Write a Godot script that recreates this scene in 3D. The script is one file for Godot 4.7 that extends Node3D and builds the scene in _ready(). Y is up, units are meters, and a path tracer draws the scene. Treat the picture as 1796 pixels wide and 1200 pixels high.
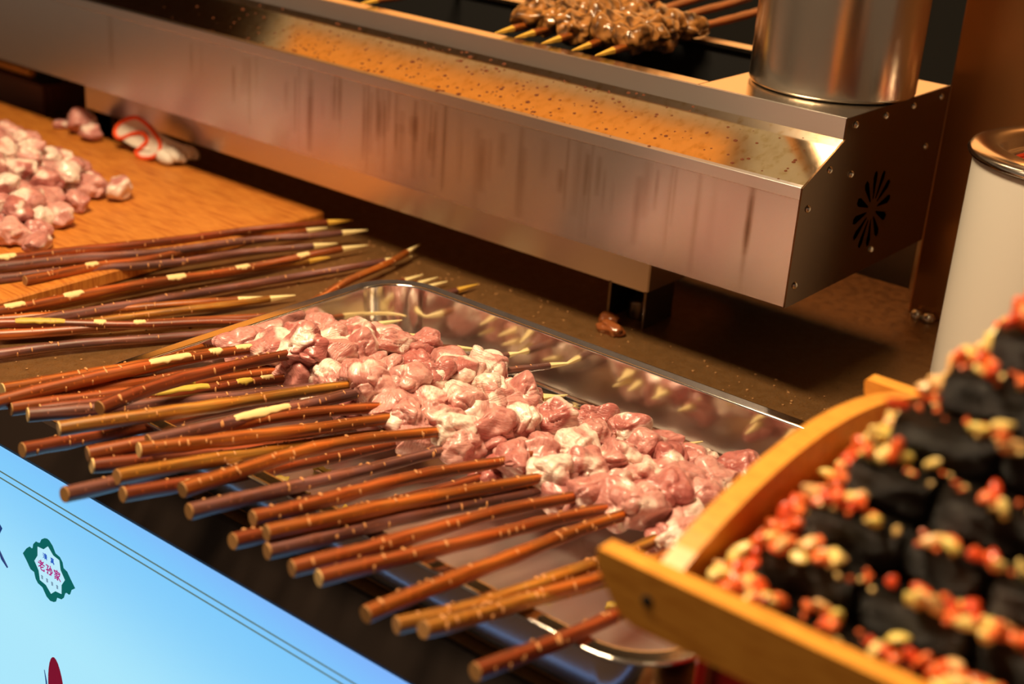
extends Node3D

# ---------------------------------------------------------------- geometry
class Geo:
	var V := PackedVector3Array()
	var N := PackedVector3Array()
	var U := PackedVector2Array()
	var C := PackedColorArray()
	func body(v: PackedVector3Array, idx: PackedInt32Array, uv := PackedVector2Array(), col := PackedColorArray(), smooth := true, orient := true) -> void:
		var vol := 0.0
		if orient:
			var mid := Vector3.ZERO
			for p in v: mid += p
			mid /= maxf(1.0, v.size())
			for i in range(0, idx.size(), 3):
				vol += (v[idx[i]] - mid).dot((v[idx[i + 1]] - mid).cross(v[idx[i + 2]] - mid))
		var s := -1.0 if vol < 0.0 else 1.0
		var nn := PackedVector3Array()
		nn.resize(v.size())
		for i in range(0, idx.size(), 3):
			var a := idx[i]
			var b := idx[i + 1]
			var c := idx[i + 2]
			var f := (v[b] - v[a]).cross(v[c] - v[a]) * s
			nn[a] += f
			nn[b] += f
			nn[c] += f
		for i in range(0, idx.size(), 3):
			var t := [idx[i], idx[i + 2], idx[i + 1]] if s > 0.0 else [idx[i], idx[i + 1], idx[i + 2]]
			var flat := (v[idx[i + 1]] - v[idx[i]]).cross(v[idx[i + 2]] - v[idx[i]]) * s
			if flat.length_squared() < 1e-24: continue
			for k in t:
				V.append(v[k])
				N.append(nn[k].normalized() if smooth else flat.normalized())
				U.append(uv[k] if uv.size() else Vector2(v[k].x, v[k].z))
				C.append(col[k] if col.size() else Color.WHITE)
	func mesh() -> ArrayMesh:
		var a := []
		a.resize(Mesh.ARRAY_MAX)
		a[Mesh.ARRAY_VERTEX] = V
		a[Mesh.ARRAY_NORMAL] = N
		a[Mesh.ARRAY_TEX_UV] = U
		a[Mesh.ARRAY_COLOR] = C
		var m := ArrayMesh.new()
		m.add_surface_from_arrays(Mesh.PRIMITIVE_TRIANGLES, a)
		return m

func loft(g: Geo, rings: Array, smooth := true, uv_scale := Vector2.ONE, col := Color.WHITE, cap := true) -> void:
	var n: int = rings[0].size()
	var v := PackedVector3Array()
	var uv := PackedVector2Array()
	var cc := PackedColorArray()
	var idx := PackedInt32Array()
	for r in rings.size():
		for k in n + 1:
			v.append(rings[r][k % n])
			uv.append(Vector2(k / float(n), r / float(rings.size() - 1)) * uv_scale)
			cc.append(col)
	var w := n + 1
	for r in rings.size() - 1:
		for k in n:
			var a := r * w + k
			idx.append_array([a, a + 1, a + w, a + 1, a + w + 1, a + w])
	if cap:
		for e in [0, rings.size() - 1]:
			var c := Vector3.ZERO
			for p in rings[e]: c += p
			var at := v.size()
			v.append(c / n)
			uv.append(Vector2(0.5, 0.5))
			cc.append(col)
			var base := v.size()
			for k in n:
				v.append(rings[e][k])
				uv.append(Vector2(0.5, 0.5))
				cc.append(col)
			for k in n:
				var p := base + k
				var q := base + (k + 1) % n
				if e == 0: idx.append_array([at, q, p])
				else: idx.append_array([at, p, q])
	# the seam column shares a place with the first: weld its normals by averaging
	var before := g.N.size()
	g.body(v, idx, uv, cc, smooth)
	if smooth:
		var sum := {}
		for i in range(before, g.N.size()):
			var key := Vector3i((g.V[i] * 200000.0).round())
			var list: Array = sum.get(key, [])
			list.append(i)
			sum[key] = list
		for key in sum:
			var s := Vector3.ZERO
			for i in sum[key]:
				if g.N[i].dot(g.N[sum[key][0]]) > 0.35: s += g.N[i]
			for i in sum[key]:
				if g.N[i].dot(g.N[sum[key][0]]) > 0.35: g.N[i] = s.normalized()

func lathe(g: Geo, prof: Array, at := Vector3.ZERO, n := 48, smooth := true, cap := true) -> void:
	var rings := []
	for p in prof:
		var r := PackedVector3Array()
		for k in n:
			var a := TAU * k / n
			r.append(at + Vector3(cos(a) * p.x, p.y, sin(a) * p.x))
		rings.append(r)
	loft(g, rings, smooth, Vector2.ONE, Color.WHITE, cap)

func rounded(pts: PackedVector2Array, r: float, seg := 3) -> PackedVector2Array:
	var out := PackedVector2Array()
	var n := pts.size()
	for i in n:
		var p := pts[i]
		var a := pts[(i + n - 1) % n] - p
		var b := pts[(i + 1) % n] - p
		var d := minf(r, minf(a.length(), b.length()) * 0.45)
		var s := p + a.normalized() * d
		var e := p + b.normalized() * d
		for k in seg + 1:
			var t := k / float(seg)
			out.append(s.lerp(p, t).lerp(p.lerp(e, t), t))
	return out

# a flat outline swept along an axis: "x" takes (z, y), "y" takes (x, z), "z" takes (x, y)
func prism(g: Geo, pts: PackedVector2Array, a: float, b: float, axis := "x", col := Color.WHITE, bev := 0.0) -> void:
	var f := func(p: Vector2, d: float) -> Vector3:
		if axis == "x": return Vector3(d, p.y, p.x)
		if axis == "y": return Vector3(p.x, d, p.y)
		return Vector3(p.x, p.y, d)
	var n := pts.size()
	var v := PackedVector3Array()
	var uv := PackedVector2Array()
	var cc := PackedColorArray()
	var idx := PackedInt32Array()
	var levels := [[a, 0.0], [b, 0.0]] if bev <= 0.0 else [[a, bev], [a + bev, 0.0], [b - bev, 0.0], [b, bev]]
	var inner := pts
	if bev > 0.0:
		var got := Geometry2D.offset_polygon(pts, -bev, Geometry2D.JOIN_MITER)
		if got.size() == 1 and got[0].size() == n:
			# match the order of the offset points to the outline
			inner = PackedVector2Array()
			var used := {}
			for p in pts:
				var best := -1
				for k in n:
					if not used.has(k) and (best < 0 or got[0][k].distance_squared_to(p) < got[0][best].distance_squared_to(p)): best = k
				used[best] = true
				inner.append(got[0][best])
	var along := 0.0
	for l in levels.size():
		var o: PackedVector2Array = inner if levels[l][1] > 0.0 else pts
		along = 0.0
		for k in n + 1:
			v.append(f.call(o[k % n], levels[l][0]))
			uv.append(Vector2(levels[l][0], along))
			cc.append(col)
			along += pts[k % n].distance_to(pts[(k + 1) % n])
	var w := n + 1
	for l in levels.size() - 1:
		for k in n:
			var q := l * w + k
			idx.append_array([q, q + w, q + 1, q + 1, q + w, q + w + 1])
	var tri := Geometry2D.triangulate_polygon(inner)
	if tri.size() >= 3:
		# wind the triangulation like the outline
		var area := 0.0
		for k in n: area += inner[k].cross(inner[(k + 1) % n])
		var last := (levels.size() - 1) * w
		for i in range(0, tri.size(), 3):
			var ar := (inner[tri[i + 1]] - inner[tri[i]]).cross(inner[tri[i + 2]] - inner[tri[i]])
			var t := [tri[i], tri[i + 1], tri[i + 2]] if ar * area > 0.0 else [tri[i], tri[i + 2], tri[i + 1]]
			idx.append_array([t[0], t[1], t[2], last + t[0], last + t[2], last + t[1]])
	g.body(v, idx, uv, cc, false)

func rect(x0: float, y0: float, x1: float, y1: float) -> PackedVector2Array:
	return PackedVector2Array([Vector2(x0, y0), Vector2(x1, y0), Vector2(x1, y1), Vector2(x0, y1)])

func box(g: Geo, lo: Vector3, hi: Vector3, bev := 0.002) -> void:
	prism(g, rect(lo.z, lo.y, hi.z, hi.y), lo.x, hi.x, "x", Color.WHITE, minf(bev, (hi - lo)[(hi - lo).min_axis_index()] * 0.4))

func frames(pts: PackedVector3Array) -> Array:
	var out := []
	var u := Vector3.UP
	for i in pts.size():
		var t := (pts[mini(i + 1, pts.size() - 1)] - pts[maxi(i - 1, 0)]).normalized()
		u = (u - t * u.dot(t)).normalized()
		out.append([pts[i], t, u, t.cross(u)])
	return out

func sweep(g: Geo, pts: PackedVector3Array, radii: Array, sides := 10, uv_scale := Vector2.ONE, col := Color.WHITE, smooth := true, rag := 0.0, rng: RandomNumberGenerator = null) -> void:
	var fr := frames(pts)
	var rings := []
	for i in pts.size():
		var r := PackedVector3Array()
		for k in sides:
			var a := TAU * k / sides
			var rr: float = radii[i] * (1.0 + (rng.randf_range(-rag, rag) if rng else 0.0))
			r.append(fr[i][0] + (fr[i][2] * cos(a) + fr[i][3] * sin(a)) * rr)
		rings.append(r)
	loft(g, rings, smooth, uv_scale, col)

var ico := {}
func icosphere(level: int) -> Array:
	if ico.has(level): return ico[level]
	var t := (1.0 + sqrt(5.0)) / 2.0
	var v := PackedVector3Array()
	for p in [[-1, t, 0], [1, t, 0], [-1, -t, 0], [1, -t, 0], [0, -1, t], [0, 1, t], [0, -1, -t], [0, 1, -t], [t, 0, -1], [t, 0, 1], [-t, 0, -1], [-t, 0, 1]]:
		v.append(Vector3(p[0], p[1], p[2]).normalized())
	var f := PackedInt32Array([0, 11, 5, 0, 5, 1, 0, 1, 7, 0, 7, 10, 0, 10, 11, 1, 5, 9, 5, 11, 4, 11, 10, 2, 10, 7, 6, 7, 1, 8, 3, 9, 4, 3, 4, 2, 3, 2, 6, 3, 6, 8, 3, 8, 9, 4, 9, 5, 2, 4, 11, 6, 2, 10, 8, 6, 7, 9, 8, 1])
	for l in level:
		var mid := {}
		var nf := PackedInt32Array()
		for i in range(0, f.size(), 3):
			var m := []
			for e in 3:
				var a := f[i + e]
				var b := f[i + (e + 1) % 3]
				var key := Vector2i(mini(a, b), maxi(a, b))
				if not mid.has(key):
					mid[key] = v.size()
					v.append(((v[a] + v[b]) * 0.5).normalized())
				m.append(mid[key])
			nf.append_array([f[i], m[0], m[2], f[i + 1], m[1], m[0], f[i + 2], m[2], m[1], m[0], m[1], m[2]])
		f = nf
	ico[level] = [v, f]
	return ico[level]

# a lump: a ball cut by soft planes and roughened; tint(point, noise) gives its colours
func lump(seed_: int, level: int, size: Vector3, cuts: int, rough: float, tint: Callable, depth := 0.62) -> ArrayMesh:
	var rng := RandomNumberGenerator.new()
	rng.seed = seed_
	var no := FastNoiseLite.new()
	no.seed = seed_
	no.frequency = 1.0
	no.fractal_octaves = 2
	var planes := []
	for i in cuts:
		planes.append([Vector3(rng.randfn(), rng.randfn(), rng.randfn()).normalized(), rng.randf_range(depth, depth + 0.28)])
	var s := icosphere(level)
	var v := PackedVector3Array()
	var cc := PackedColorArray()
	for p: Vector3 in s[0]:
		var q := p
		var crease := 0.0
		for pl in planes:
			var over: float = q.dot(pl[0]) - pl[1]
			if over > -0.12:
				var soft := maxf(over, 0.0) if over > 0.12 else (over + 0.12) * (over + 0.12) / 0.48
				q -= pl[0] * soft * 0.92
				crease += soft
		var d := no.get_noise_3dv(p * 0.55) * rough * 3.6 + no.get_noise_3dv(p * 1.5 + Vector3(9, 0, 0)) * rough * 0.65
		var fold := absf(no.get_noise_3dv(p * 0.5 + Vector3(0, 21, 0)))
		d -= pow(maxf(0.0, 1.0 - fold / 0.10), 2.0) * rough * 1.25
		q *= 1.0 + d
		v.append(q * size)
		cc.append(tint.call(p, no))
	var g := Geo.new()
	g.body(v, s[1], PackedVector2Array(), cc)
	return g.mesh()

# ---------------------------------------------------------------- naming
var taken := {}
func numbered(called: String) -> String:
	var n: int = taken.get(called, 0)
	taken[called] = n + 1
	return called if n == 0 else "%s_%03d" % [called, n]

func thing(called: String, label: String, category: String, at := Vector3.ZERO, group := "") -> Node3D:
	var o := Node3D.new()
	o.name = numbered(called)
	o.position = at
	add_child(o)
	o.set_meta("label", label)
	o.set_meta("category", category)
	if group: o.set_meta("group", group)
	return o

func put(called: String, mesh: Mesh, mat: Material, parent: Node = self) -> MeshInstance3D:
	var o := MeshInstance3D.new()
	o.name = numbered(called) if parent == self else called
	o.mesh = mesh
	o.material_override = null
	for i in mesh.get_surface_count(): o.set_surface_override_material(i, mat)
	parent.add_child(o, true)
	return o

func tag(o: Node, label: String, category: String, group := "", kind := "") -> Node:
	o.set_meta("label", label)
	o.set_meta("category", category)
	if group: o.set_meta("group", group)
	if kind: o.set_meta("kind", kind)
	return o

func struct(called: String, mesh: Mesh, mat: Material, label: String) -> MeshInstance3D:
	var o := put(called, mesh, mat)
	o.set_meta("kind", "structure")
	o.set_meta("label", label)
	o.set_meta("category", called.get_slice("_", 0))
	return o

const ORD := ["first", "second", "third", "fourth", "fifth", "sixth", "seventh", "eighth", "ninth", "tenth", "eleventh", "twelfth", "thirteenth", "fourteenth", "fifteenth", "sixteenth", "seventeenth", "eighteenth", "nineteenth", "twentieth", "twenty-first", "twenty-second", "twenty-third", "twenty-fourth", "twenty-fifth", "twenty-sixth", "twenty-seventh", "twenty-eighth", "twenty-ninth", "thirtieth"]

# ---------------------------------------------------------------- materials
func mat(c: Color, rough := 0.6, metal := 0.0) -> StandardMaterial3D:
	var m := StandardMaterial3D.new()
	m.albedo_color = c
	m.roughness = rough
	m.metallic = metal
	return m

func noise_tex(freq: float, ramp: Array, seed_ := 1, size := 512, octaves := 4) -> NoiseTexture2D:
	var n := FastNoiseLite.new()
	n.seed = seed_
	n.frequency = freq
	n.fractal_octaves = octaves
	var t := NoiseTexture2D.new()
	t.width = size
	t.height = size
	t.seamless = true
	t.noise = n
	var g := Gradient.new()
	var off := PackedFloat32Array()
	var col := PackedColorArray()
	for r in ramp:
		off.append(r[0])
		col.append(r[1] if r[1] is Color else Color(r[1], r[1], r[1]))
	g.offsets = off
	g.colors = col
	t.color_ramp = g
	return t

func steel(c: Color, rough: float, brushed := 0.0) -> StandardMaterial3D:
	var m := mat(c, rough, 1.0)
	if brushed > 0.0:
		m.anisotropy_enabled = true
		m.anisotropy = -brushed
	return m

var M := {}

func make_materials() -> void:
	M.steel = steel(Color(0.90, 0.88, 0.88), 0.30, 0.7)
	M.steel_plain = steel(Color(0.90, 0.87, 0.83), 0.20)
	M.tray = steel(Color(0.94, 0.92, 0.90), 0.12)
	M.tray_floor = steel(Color(0.94, 0.92, 0.90), 0.34)
	M.dark_steel = steel(Color(0.46, 0.41, 0.36), 0.34)
	M.soot = mat(Color(0.025, 0.022, 0.02), 0.9)
	M.rivet = steel(Color(0.85, 0.82, 0.76), 0.25)
	# the front sheet with the drip marks that run down it
	var im := Image.create(1024, 128, false, Image.FORMAT_RGB8)
	im.fill(Color.WHITE)
	var rng := RandomNumberGenerator.new()
	rng.seed = 11
	for i in 90:
		var x := int(clampf(rng.randfn(0.74, 0.14), 0.02, 0.97) * 1024)
		var w := rng.randi_range(1, 4)
		var top := rng.randi_range(0, 50)
		var end := rng.randi_range(60, 128)
		var k := rng.randf_range(0.03, 0.17)
		for y in range(top, end):
			var fade := k * (1.0 - absf((y - top) / float(end - top) - 0.4))
			for d in range(-w, w + 1):
				var f := fade * (1.0 - absf(d) / (w + 1.0))
				var px := clampi(x + d, 0, 1023)
				var c := im.get_pixel(px, y)
				im.set_pixel(px, y, c * Color(1.0 - f * 0.75, 1.0 - f * 0.95, 1.0 - f * 1.15))
	M.front = steel(Color(0.90, 0.88, 0.88), 0.27, 0.7)
	M.front.albedo_texture = ImageTexture.create_from_image(im)
	# greasy slope
	M.slope = steel(Color(0.88, 0.84, 0.78), 0.12)
	M.slope.albedo_texture = noise_tex(0.02, [[0.0, Color(1, 0.97, 0.92)], [0.62, Color(0.98, 0.94, 0.87)], [0.8, Color(0.92, 0.84, 0.70)], [1.0, Color(0.80, 0.64, 0.42)]], 4)
	M.slope.uv1_triplanar = true
	M.slope.uv1_scale = Vector3(6, 6, 6)
	M.slope.roughness_texture = noise_tex(0.03, [[0.0, 0.7], [0.6, 0.9], [1.0, 1.0]], 5)
	# counter sheet: scratched, greasy and speckled
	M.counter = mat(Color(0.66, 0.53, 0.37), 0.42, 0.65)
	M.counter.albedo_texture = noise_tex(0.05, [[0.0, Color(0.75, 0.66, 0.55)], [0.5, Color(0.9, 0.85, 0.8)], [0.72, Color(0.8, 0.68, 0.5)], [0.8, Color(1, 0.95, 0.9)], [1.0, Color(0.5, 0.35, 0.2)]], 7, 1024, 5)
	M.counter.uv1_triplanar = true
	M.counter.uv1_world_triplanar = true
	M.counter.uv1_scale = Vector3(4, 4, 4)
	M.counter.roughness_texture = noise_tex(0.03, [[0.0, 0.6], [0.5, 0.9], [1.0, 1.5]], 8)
	M.lip = mat(Color(0.13, 0.085, 0.06), 0.5, 0.3)
	# boards and timber
	M.board = mat(Color(0.80, 0.55, 0.26), 0.5)
	M.board.albedo_texture = noise_tex(0.012, [[0.0, Color(0.72, 0.52, 0.36)], [0.45, Color(0.95, 0.86, 0.72)], [0.6, Color(1, 0.95, 0.85)], [1.0, Color(0.82, 0.62, 0.42)]], 21, 1024, 5)
	M.board.uv1_triplanar = true
	M.board.uv1_scale = Vector3(1.1, 1.1, 12)
	M.timber = mat(Color(0.94, 0.68, 0.29), 0.38)
	M.timber.albedo_texture = noise_tex(0.02, [[0.0, Color(0.85, 0.74, 0.6)], [0.5, Color(1, 0.96, 0.9)], [1.0, Color(0.9, 0.8, 0.66)]], 23)
	M.timber.uv1_triplanar = true
	M.timber.uv1_scale = Vector3(2, 10, 12)
	M.old_wood = mat(Color(0.36, 0.20, 0.11), 0.6)
	M.red_lacquer = mat(Color(0.52, 0.06, 0.03), 0.3)
	# bark: streaks, a grey bloom and pale pores
	var bi := Image.create(96, 512, false, Image.FORMAT_RGB8)
	var n1 := FastNoiseLite.new()
	n1.frequency = 0.02
	n1.fractal_octaves = 4
	for y in 512:
		for x in 96:
			var a := TAU * x / 96.0
			var s := 0.5 + 0.5 * n1.get_noise_3d(cos(a) * 60.0, sin(a) * 60.0, y * 0.35)
			var b := 0.5 + 0.5 * n1.get_noise_3d(cos(a) * 20.0 + 300.0, sin(a) * 20.0, y * 1.4)
			var k := clampf(0.28 + 0.9 * s, 0.0, 1.0)
			bi.set_pixel(x, y, Color(k, k * (0.84 + 0.26 * b), k * (0.66 + 0.7 * b)))
	for i in 150:
		var x := rng.randi_range(0, 95)
		var y := rng.randi_range(0, 511)
		for d in range(-2, 3):
			bi.set_pixel((x + d + 96) % 96, y, Color(1.0, 1.0, 0.95))
	var bt := ImageTexture.create_from_image(bi)
	M.bark = []
	for c in [Color(0.74, 0.38, 0.15), Color(0.64, 0.30, 0.13), Color(0.60, 0.39, 0.33), Color(0.80, 0.54, 0.19), Color(0.78, 0.43, 0.14)]:
		var m := mat(c, 0.38)
		m.albedo_texture = bt
		m.clearcoat_enabled = true
		m.clearcoat = 0.15
		m.clearcoat_roughness = 0.4
		M.bark.append(m)
	M.peeled = mat(Color(0.93, 0.82, 0.58), 0.6)
	M.peeled_olive = mat(Color(0.78, 0.66, 0.26), 0.55)
	M.whittled = mat(Color(0.94, 0.86, 0.62), 0.55)
	M.whittled_yellow = mat(Color(0.88, 0.70, 0.28), 0.55)
	M.cut = mat(Color(0.66, 0.48, 0.28), 0.7)
	M.cut_pale = mat(Color(0.86, 0.72, 0.48), 0.7)
	M.bud = mat(Color(0.84, 0.60, 0.38), 0.6)
	# flesh: colour per point
	M.meat = mat(Color.WHITE, 0.36)
	M.meat.albedo_texture = noise_tex(0.02, [[0.0, Color(0.80, 0.70, 0.70)], [0.45, Color(0.97, 0.94, 0.94)], [0.7, Color(1, 1, 1)], [1.0, Color(1, 0.97, 0.95)]], 33, 256)
	M.meat.vertex_color_use_as_albedo = true
	M.meat.subsurf_scatter_enabled = true
	M.meat.subsurf_scatter_strength = 0.12
	M.meat.clearcoat_enabled = true
	M.meat.clearcoat = 0.4
	M.meat.clearcoat_roughness = 0.18
	M.meat.heightmap_enabled = true
	M.meat.heightmap_scale = 0.06
	M.meat.heightmap_texture = noise_tex(0.03, [[0.0, 0.0], [1.0, 1.0]], 31, 256)
	M.meat.uv1_triplanar = true
	M.meat.uv1_scale = Vector3(0.5, 1.4, 0.5)
	M.roast = mat(Color.WHITE, 0.3)
	M.roast.vertex_color_use_as_albedo = true
	M.roast.clearcoat_enabled = true
	M.roast.clearcoat = 0.8
	M.roast.clearcoat_roughness = 0.15
	# black fried blocks
	M.tofu = mat(Color(0.20, 0.185, 0.165), 0.32)
	M.tofu.heightmap_enabled = true
	M.tofu.heightmap_scale = 0.12
	M.tofu.heightmap_texture = noise_tex(0.03, [[0.0, 0.0], [1.0, 1.0]], 41, 256)
	M.tofu.uv1_triplanar = true
	M.tofu.uv1_scale = Vector3(12, 12, 12)
	M.tofu.albedo_texture = noise_tex(0.02, [[0.0, 0.5], [0.5, 0.8], [0.8, 1.0], [1.0, Color(1.6, 1.5, 1.35)]], 42, 256)
	M.chili = []
	for c in [Color(0.93, 0.38, 0.15), Color(0.96, 0.47, 0.22), Color(0.88, 0.30, 0.12)]:
		var m := mat(c, 0.25)
		m.clearcoat_enabled = true
		m.clearcoat = 0.5
		M.chili.append(m)
	M.garlic = []
	for c in [Color(0.96, 0.84, 0.50), Color(0.96, 0.76, 0.50), Color(0.92, 0.82, 0.42)]:
		var m := mat(c, 0.3)
		m.clearcoat_enabled = true
		m.clearcoat = 0.5
		M.garlic.append(m)
	M.white_paint = mat(Color(0.86, 0.84, 0.80), 0.4)
	M.black_plastic = mat(Color(0.10, 0.09, 0.085), 0.45)
	M.sauce = mat(Color(0.80, 0.20, 0.05), 0.25)
	M.cotton = mat(Color(0.86, 0.83, 0.78), 0.95)
	M.orange_yarn = mat(Color(0.90, 0.32, 0.12), 0.95)
	M.crumb = mat(Color(0.36, 0.17, 0.05), 0.95)

func print_ink(c: Color, k := 1.0) -> StandardMaterial3D:
	var m := mat(Color(0, 0, 0), 0.5)
	m.emission_enabled = true
	m.emission = c
	m.emission_energy_multiplier = k
	return m

# ---------------------------------------------------------------- flesh colours (linear)
func lean(fat: float, tone: float) -> Callable:
	return func(p: Vector3, no: FastNoiseLite) -> Color:
		var a := 0.5 + 0.5 * no.get_noise_3dv(p * 0.6 + Vector3(40, 0, 0))
		var c := Color(0.47, 0.155, 0.14).lerp(Color(0.76, 0.42, 0.37), clampf(tone + a * 0.9 - 0.45, 0, 1))
		# pale membranes and fat, in broad patches
		var s := absf(no.get_noise_3dv(p * Vector3(0.5, 1.2, 0.5) + Vector3(0, 60, 0)))
		c = c.lerp(Color(0.84, 0.62, 0.62), clampf((0.022 - s) * 24.0, 0, 0.45))
		var f := no.get_noise_3dv(p * 0.45 + Vector3(0, 0, 80))
		return c.lerp(Color(0.95, 0.83, 0.72), smoothstep(0.22 - fat, 0.46 - fat, f) * 0.95)

func make_lumps(base: int, count: int, level: int, fat: float, rough := 0.10) -> Array:
	var out := []
	for i in count:
		out.append(lump(base + i, level, Vector3.ONE, 5 + i % 4, rough, lean(fat, (i * 0.37 + 0.1) - floorf(i * 0.37 + 0.1))))
	return out

# ---------------------------------------------------------------- branch skewers
func bend(b: Vector3, e: Vector3, t: Vector3, n: int, rng: RandomNumberGenerator, wob: float) -> PackedVector3Array:
	# a quadratic through butt, middle point and tip
	var s := clampf((e - b).length() / ((e - b).length() + (t - e).length()), 0.3, 0.7)
	var c := (e - b * (1 - s) * (1 - s) - t * s * s) / (2 * s * (1 - s))
	var pts := PackedVector3Array()
	var ph := rng.randf() * TAU
	var fq := rng.randf_range(7.0, 14.0)
	for i in n:
		var k := i / float(n - 1)
		var p := b * (1 - k) * (1 - k) + c * 2 * k * (1 - k) + t * k * k
		p += Vector3(sin(ph + fq * k), 0.35 * cos(ph * 2 + fq * k), 0) * wob * sin(PI * k)
		pts.append(p)
	return pts

func branch(parent: Node3D, pts: PackedVector3Array, r0: float, r1: float, bark: int, rng: RandomNumberGenerator, o := {}) -> void:
	var n := pts.size()
	var tip: float = o.get("tip", 0.028)
	var full := 0.0
	for i in n - 1: full += pts[i].distance_to(pts[i + 1])
	var cut := n - 1 - maxi(1, int(round(tip / full * (n - 1))))
	var body := pts.slice(0, cut + 1)
	var radii := []
	for i in body.size():
		var k := i / float(n - 1)
		radii.append(lerpf(r0, r1, k) * (1.0 + 0.05 * sin(i * 2.3 + r0 * 9000.0) + rng.randf_range(-0.05, 0.06)))
	var g := Geo.new()
	sweep(g, body, radii, 12, Vector2(1, 1), Color.WHITE, true)
	var rind := put("bark", g.mesh(), M.bark[bark], parent)
	# sawn end
	var fr := frames(pts)
	g = Geo.new()
	var d: Vector3 = fr[0][1]
	sweep(g, PackedVector3Array([pts[0] - d * 0.0009, pts[0] + d * 0.0005]), [r0 * 0.93, r0 * 0.95], 12)
	put("cut_end", g.mesh(), M.cut_pale if o.get("pale_cut", false) else M.cut, parent)
	# whittled point: long facets
	g = Geo.new()
	var last: Vector3 = body[body.size() - 1]
	var rl: float = radii[radii.size() - 1]
	var tp := pts.slice(cut)
	var tr := []
	for i in tp.size():
		var k := i / float(maxi(1, tp.size() - 1))
		tr.append(lerpf(rl * 0.97, 0.0006, pow(k, 1.15)))
	if tp.size() < 3:
		tp = PackedVector3Array([tp[0], tp[0].lerp(tp[1], 0.5), tp[1]])
		tr = [rl * 0.97, rl * 0.55, 0.0006]
	sweep(g, tp, tr, 6, Vector2.ONE, Color.WHITE, false)
	put("whittled_tip", g.mesh(), M.whittled_yellow if o.get("yellow_tip", false) else M.whittled, parent)
	# peeled patches: [from, to, turn, half-width, olive]
	for q in o.get("peel", []):
		g = Geo.new()
		var v := PackedVector3Array()
		var idx := PackedInt32Array()
		var na := 9
		var nl := 11
		for i in nl:
			var kk: float = lerpf(q[0], q[1], i / float(nl - 1)) * (n - 1)
			var i0 := clampi(int(kk), 0, n - 2)
			var f: Array = fr[i0]
			var f2: Array = fr[i0 + 1]
			var c: Vector3 = f[0].lerp(f2[0], kk - i0)
			var rr := lerpf(r0, r1, kk / (n - 1)) * 1.075 + 0.00035
			var wid: float = q[3] * (0.55 + 0.45 * sin(PI * clampf(i / float(nl - 1), 0.08, 0.92))) * rng.randf_range(0.75, 1.2)
			for j in na:
				var a: float = q[2] + lerpf(-wid, wid, j / float(na - 1))
				var edge := 0.0 if (j > 0 and j < na - 1 and i > 0 and i < nl - 1) else 0.0009
				v.append(c + (f[2] * cos(a) + f[3] * sin(a)) * (rr - edge))
		for i in nl - 1:
			for j in na - 1:
				var a := i * na + j
				idx.append_array([a, a + 1, a + na, a + 1, a + na + 1, a + na])
		g.body(v, idx)
		put("peeled_patch", g.mesh(), M.peeled_olive if q[4] else M.peeled, rind)
	# bud scars, too small to pick apart: one part
	g = Geo.new()
	var s := icosphere(1)
	var nb: int = o.get("buds", 38)
	for i in nb:
		var kk := rng.randf_range(0.02, 0.96) * cut
		var i0 := clampi(int(kk), 0, n - 2)
		var f: Array = fr[i0]
		var c: Vector3 = f[0].lerp(fr[i0 + 1][0], kk - i0)
		var a := rng.randf_range(-1.9, 1.9)
		var out: Vector3 = f[2] * cos(a) + f[3] * sin(a)
		var side: Vector3 = f[1].cross(out)
		var rr := lerpf(r0, r1, kk / (n - 1))
		var big := rng.randf_range(0.7, 1.4) * rr * 0.30
		var v := PackedVector3Array()
		for p: Vector3 in s[0]:
			v.append(c + out * (rr * 0.97 + p.x * big * 0.55) + side * p.y * big * 1.35 + f[1] * p.z * big * 0.42)
		g.body(v, s[1])
	if nb > 0:
		put("bud_scars", g.mesh(), M.bud, rind).set_meta("kind", "stuff")

# a part whose shape is written in world places, under a thing that stands elsewhere
func part(called: String, g: Geo, m: Material, parent: Node3D, label := "") -> MeshInstance3D:
	var o := put(called, g.mesh(), m, parent)
	o.position = -parent.position
	if label: o.set_meta("label", label)
	return o

func slab(called: String, lo: Vector3, hi: Vector3, m: Material, parent: Node3D, bev := 0.0012) -> MeshInstance3D:
	var g := Geo.new()
	box(g, lo, hi, bev)
	return part(called, g, m, parent)

func rect_lamp(called: String, label: String, at: Vector3, size: Vector2, dir: Vector3, c: Color, energy: float, glow: float) -> void:
	# a flat lamp: housing, glowing diffuser and the light just in front of it
	var t := thing(called, label, "lamp", at)
	t.basis = Basis.looking_at(dir, Vector3.FORWARD if absf(dir.y) > 0.9 else Vector3.UP)
	var g := Geo.new()
	box(g, Vector3(-size.x / 2 - 0.02, -size.y / 2 - 0.02, 0.004), Vector3(size.x / 2 + 0.02, size.y / 2 + 0.02, 0.05), 0.004)
	put("housing", g.mesh(), M.white_paint, t)
	g = Geo.new()
	box(g, Vector3(-size.x / 2, -size.y / 2, 0.0), Vector3(size.x / 2, size.y / 2, 0.006), 0.001)
	var m := mat(Color(0.9, 0.85, 0.75), 0.5)
	m.emission_enabled = true
	m.emission = c
	m.emission_energy_multiplier = glow
	put("lamp_diffuser", g.mesh(), m, t)
	var l := AreaLight3D.new()
	l.name = "lamp_light"
	l.area_size = size
	l.light_color = c
	l.light_energy = energy
	l.shadow_enabled = true
	l.set("area_range", 8.0)
	l.position = Vector3(0, 0, -0.003)
	t.add_child(l)

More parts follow.
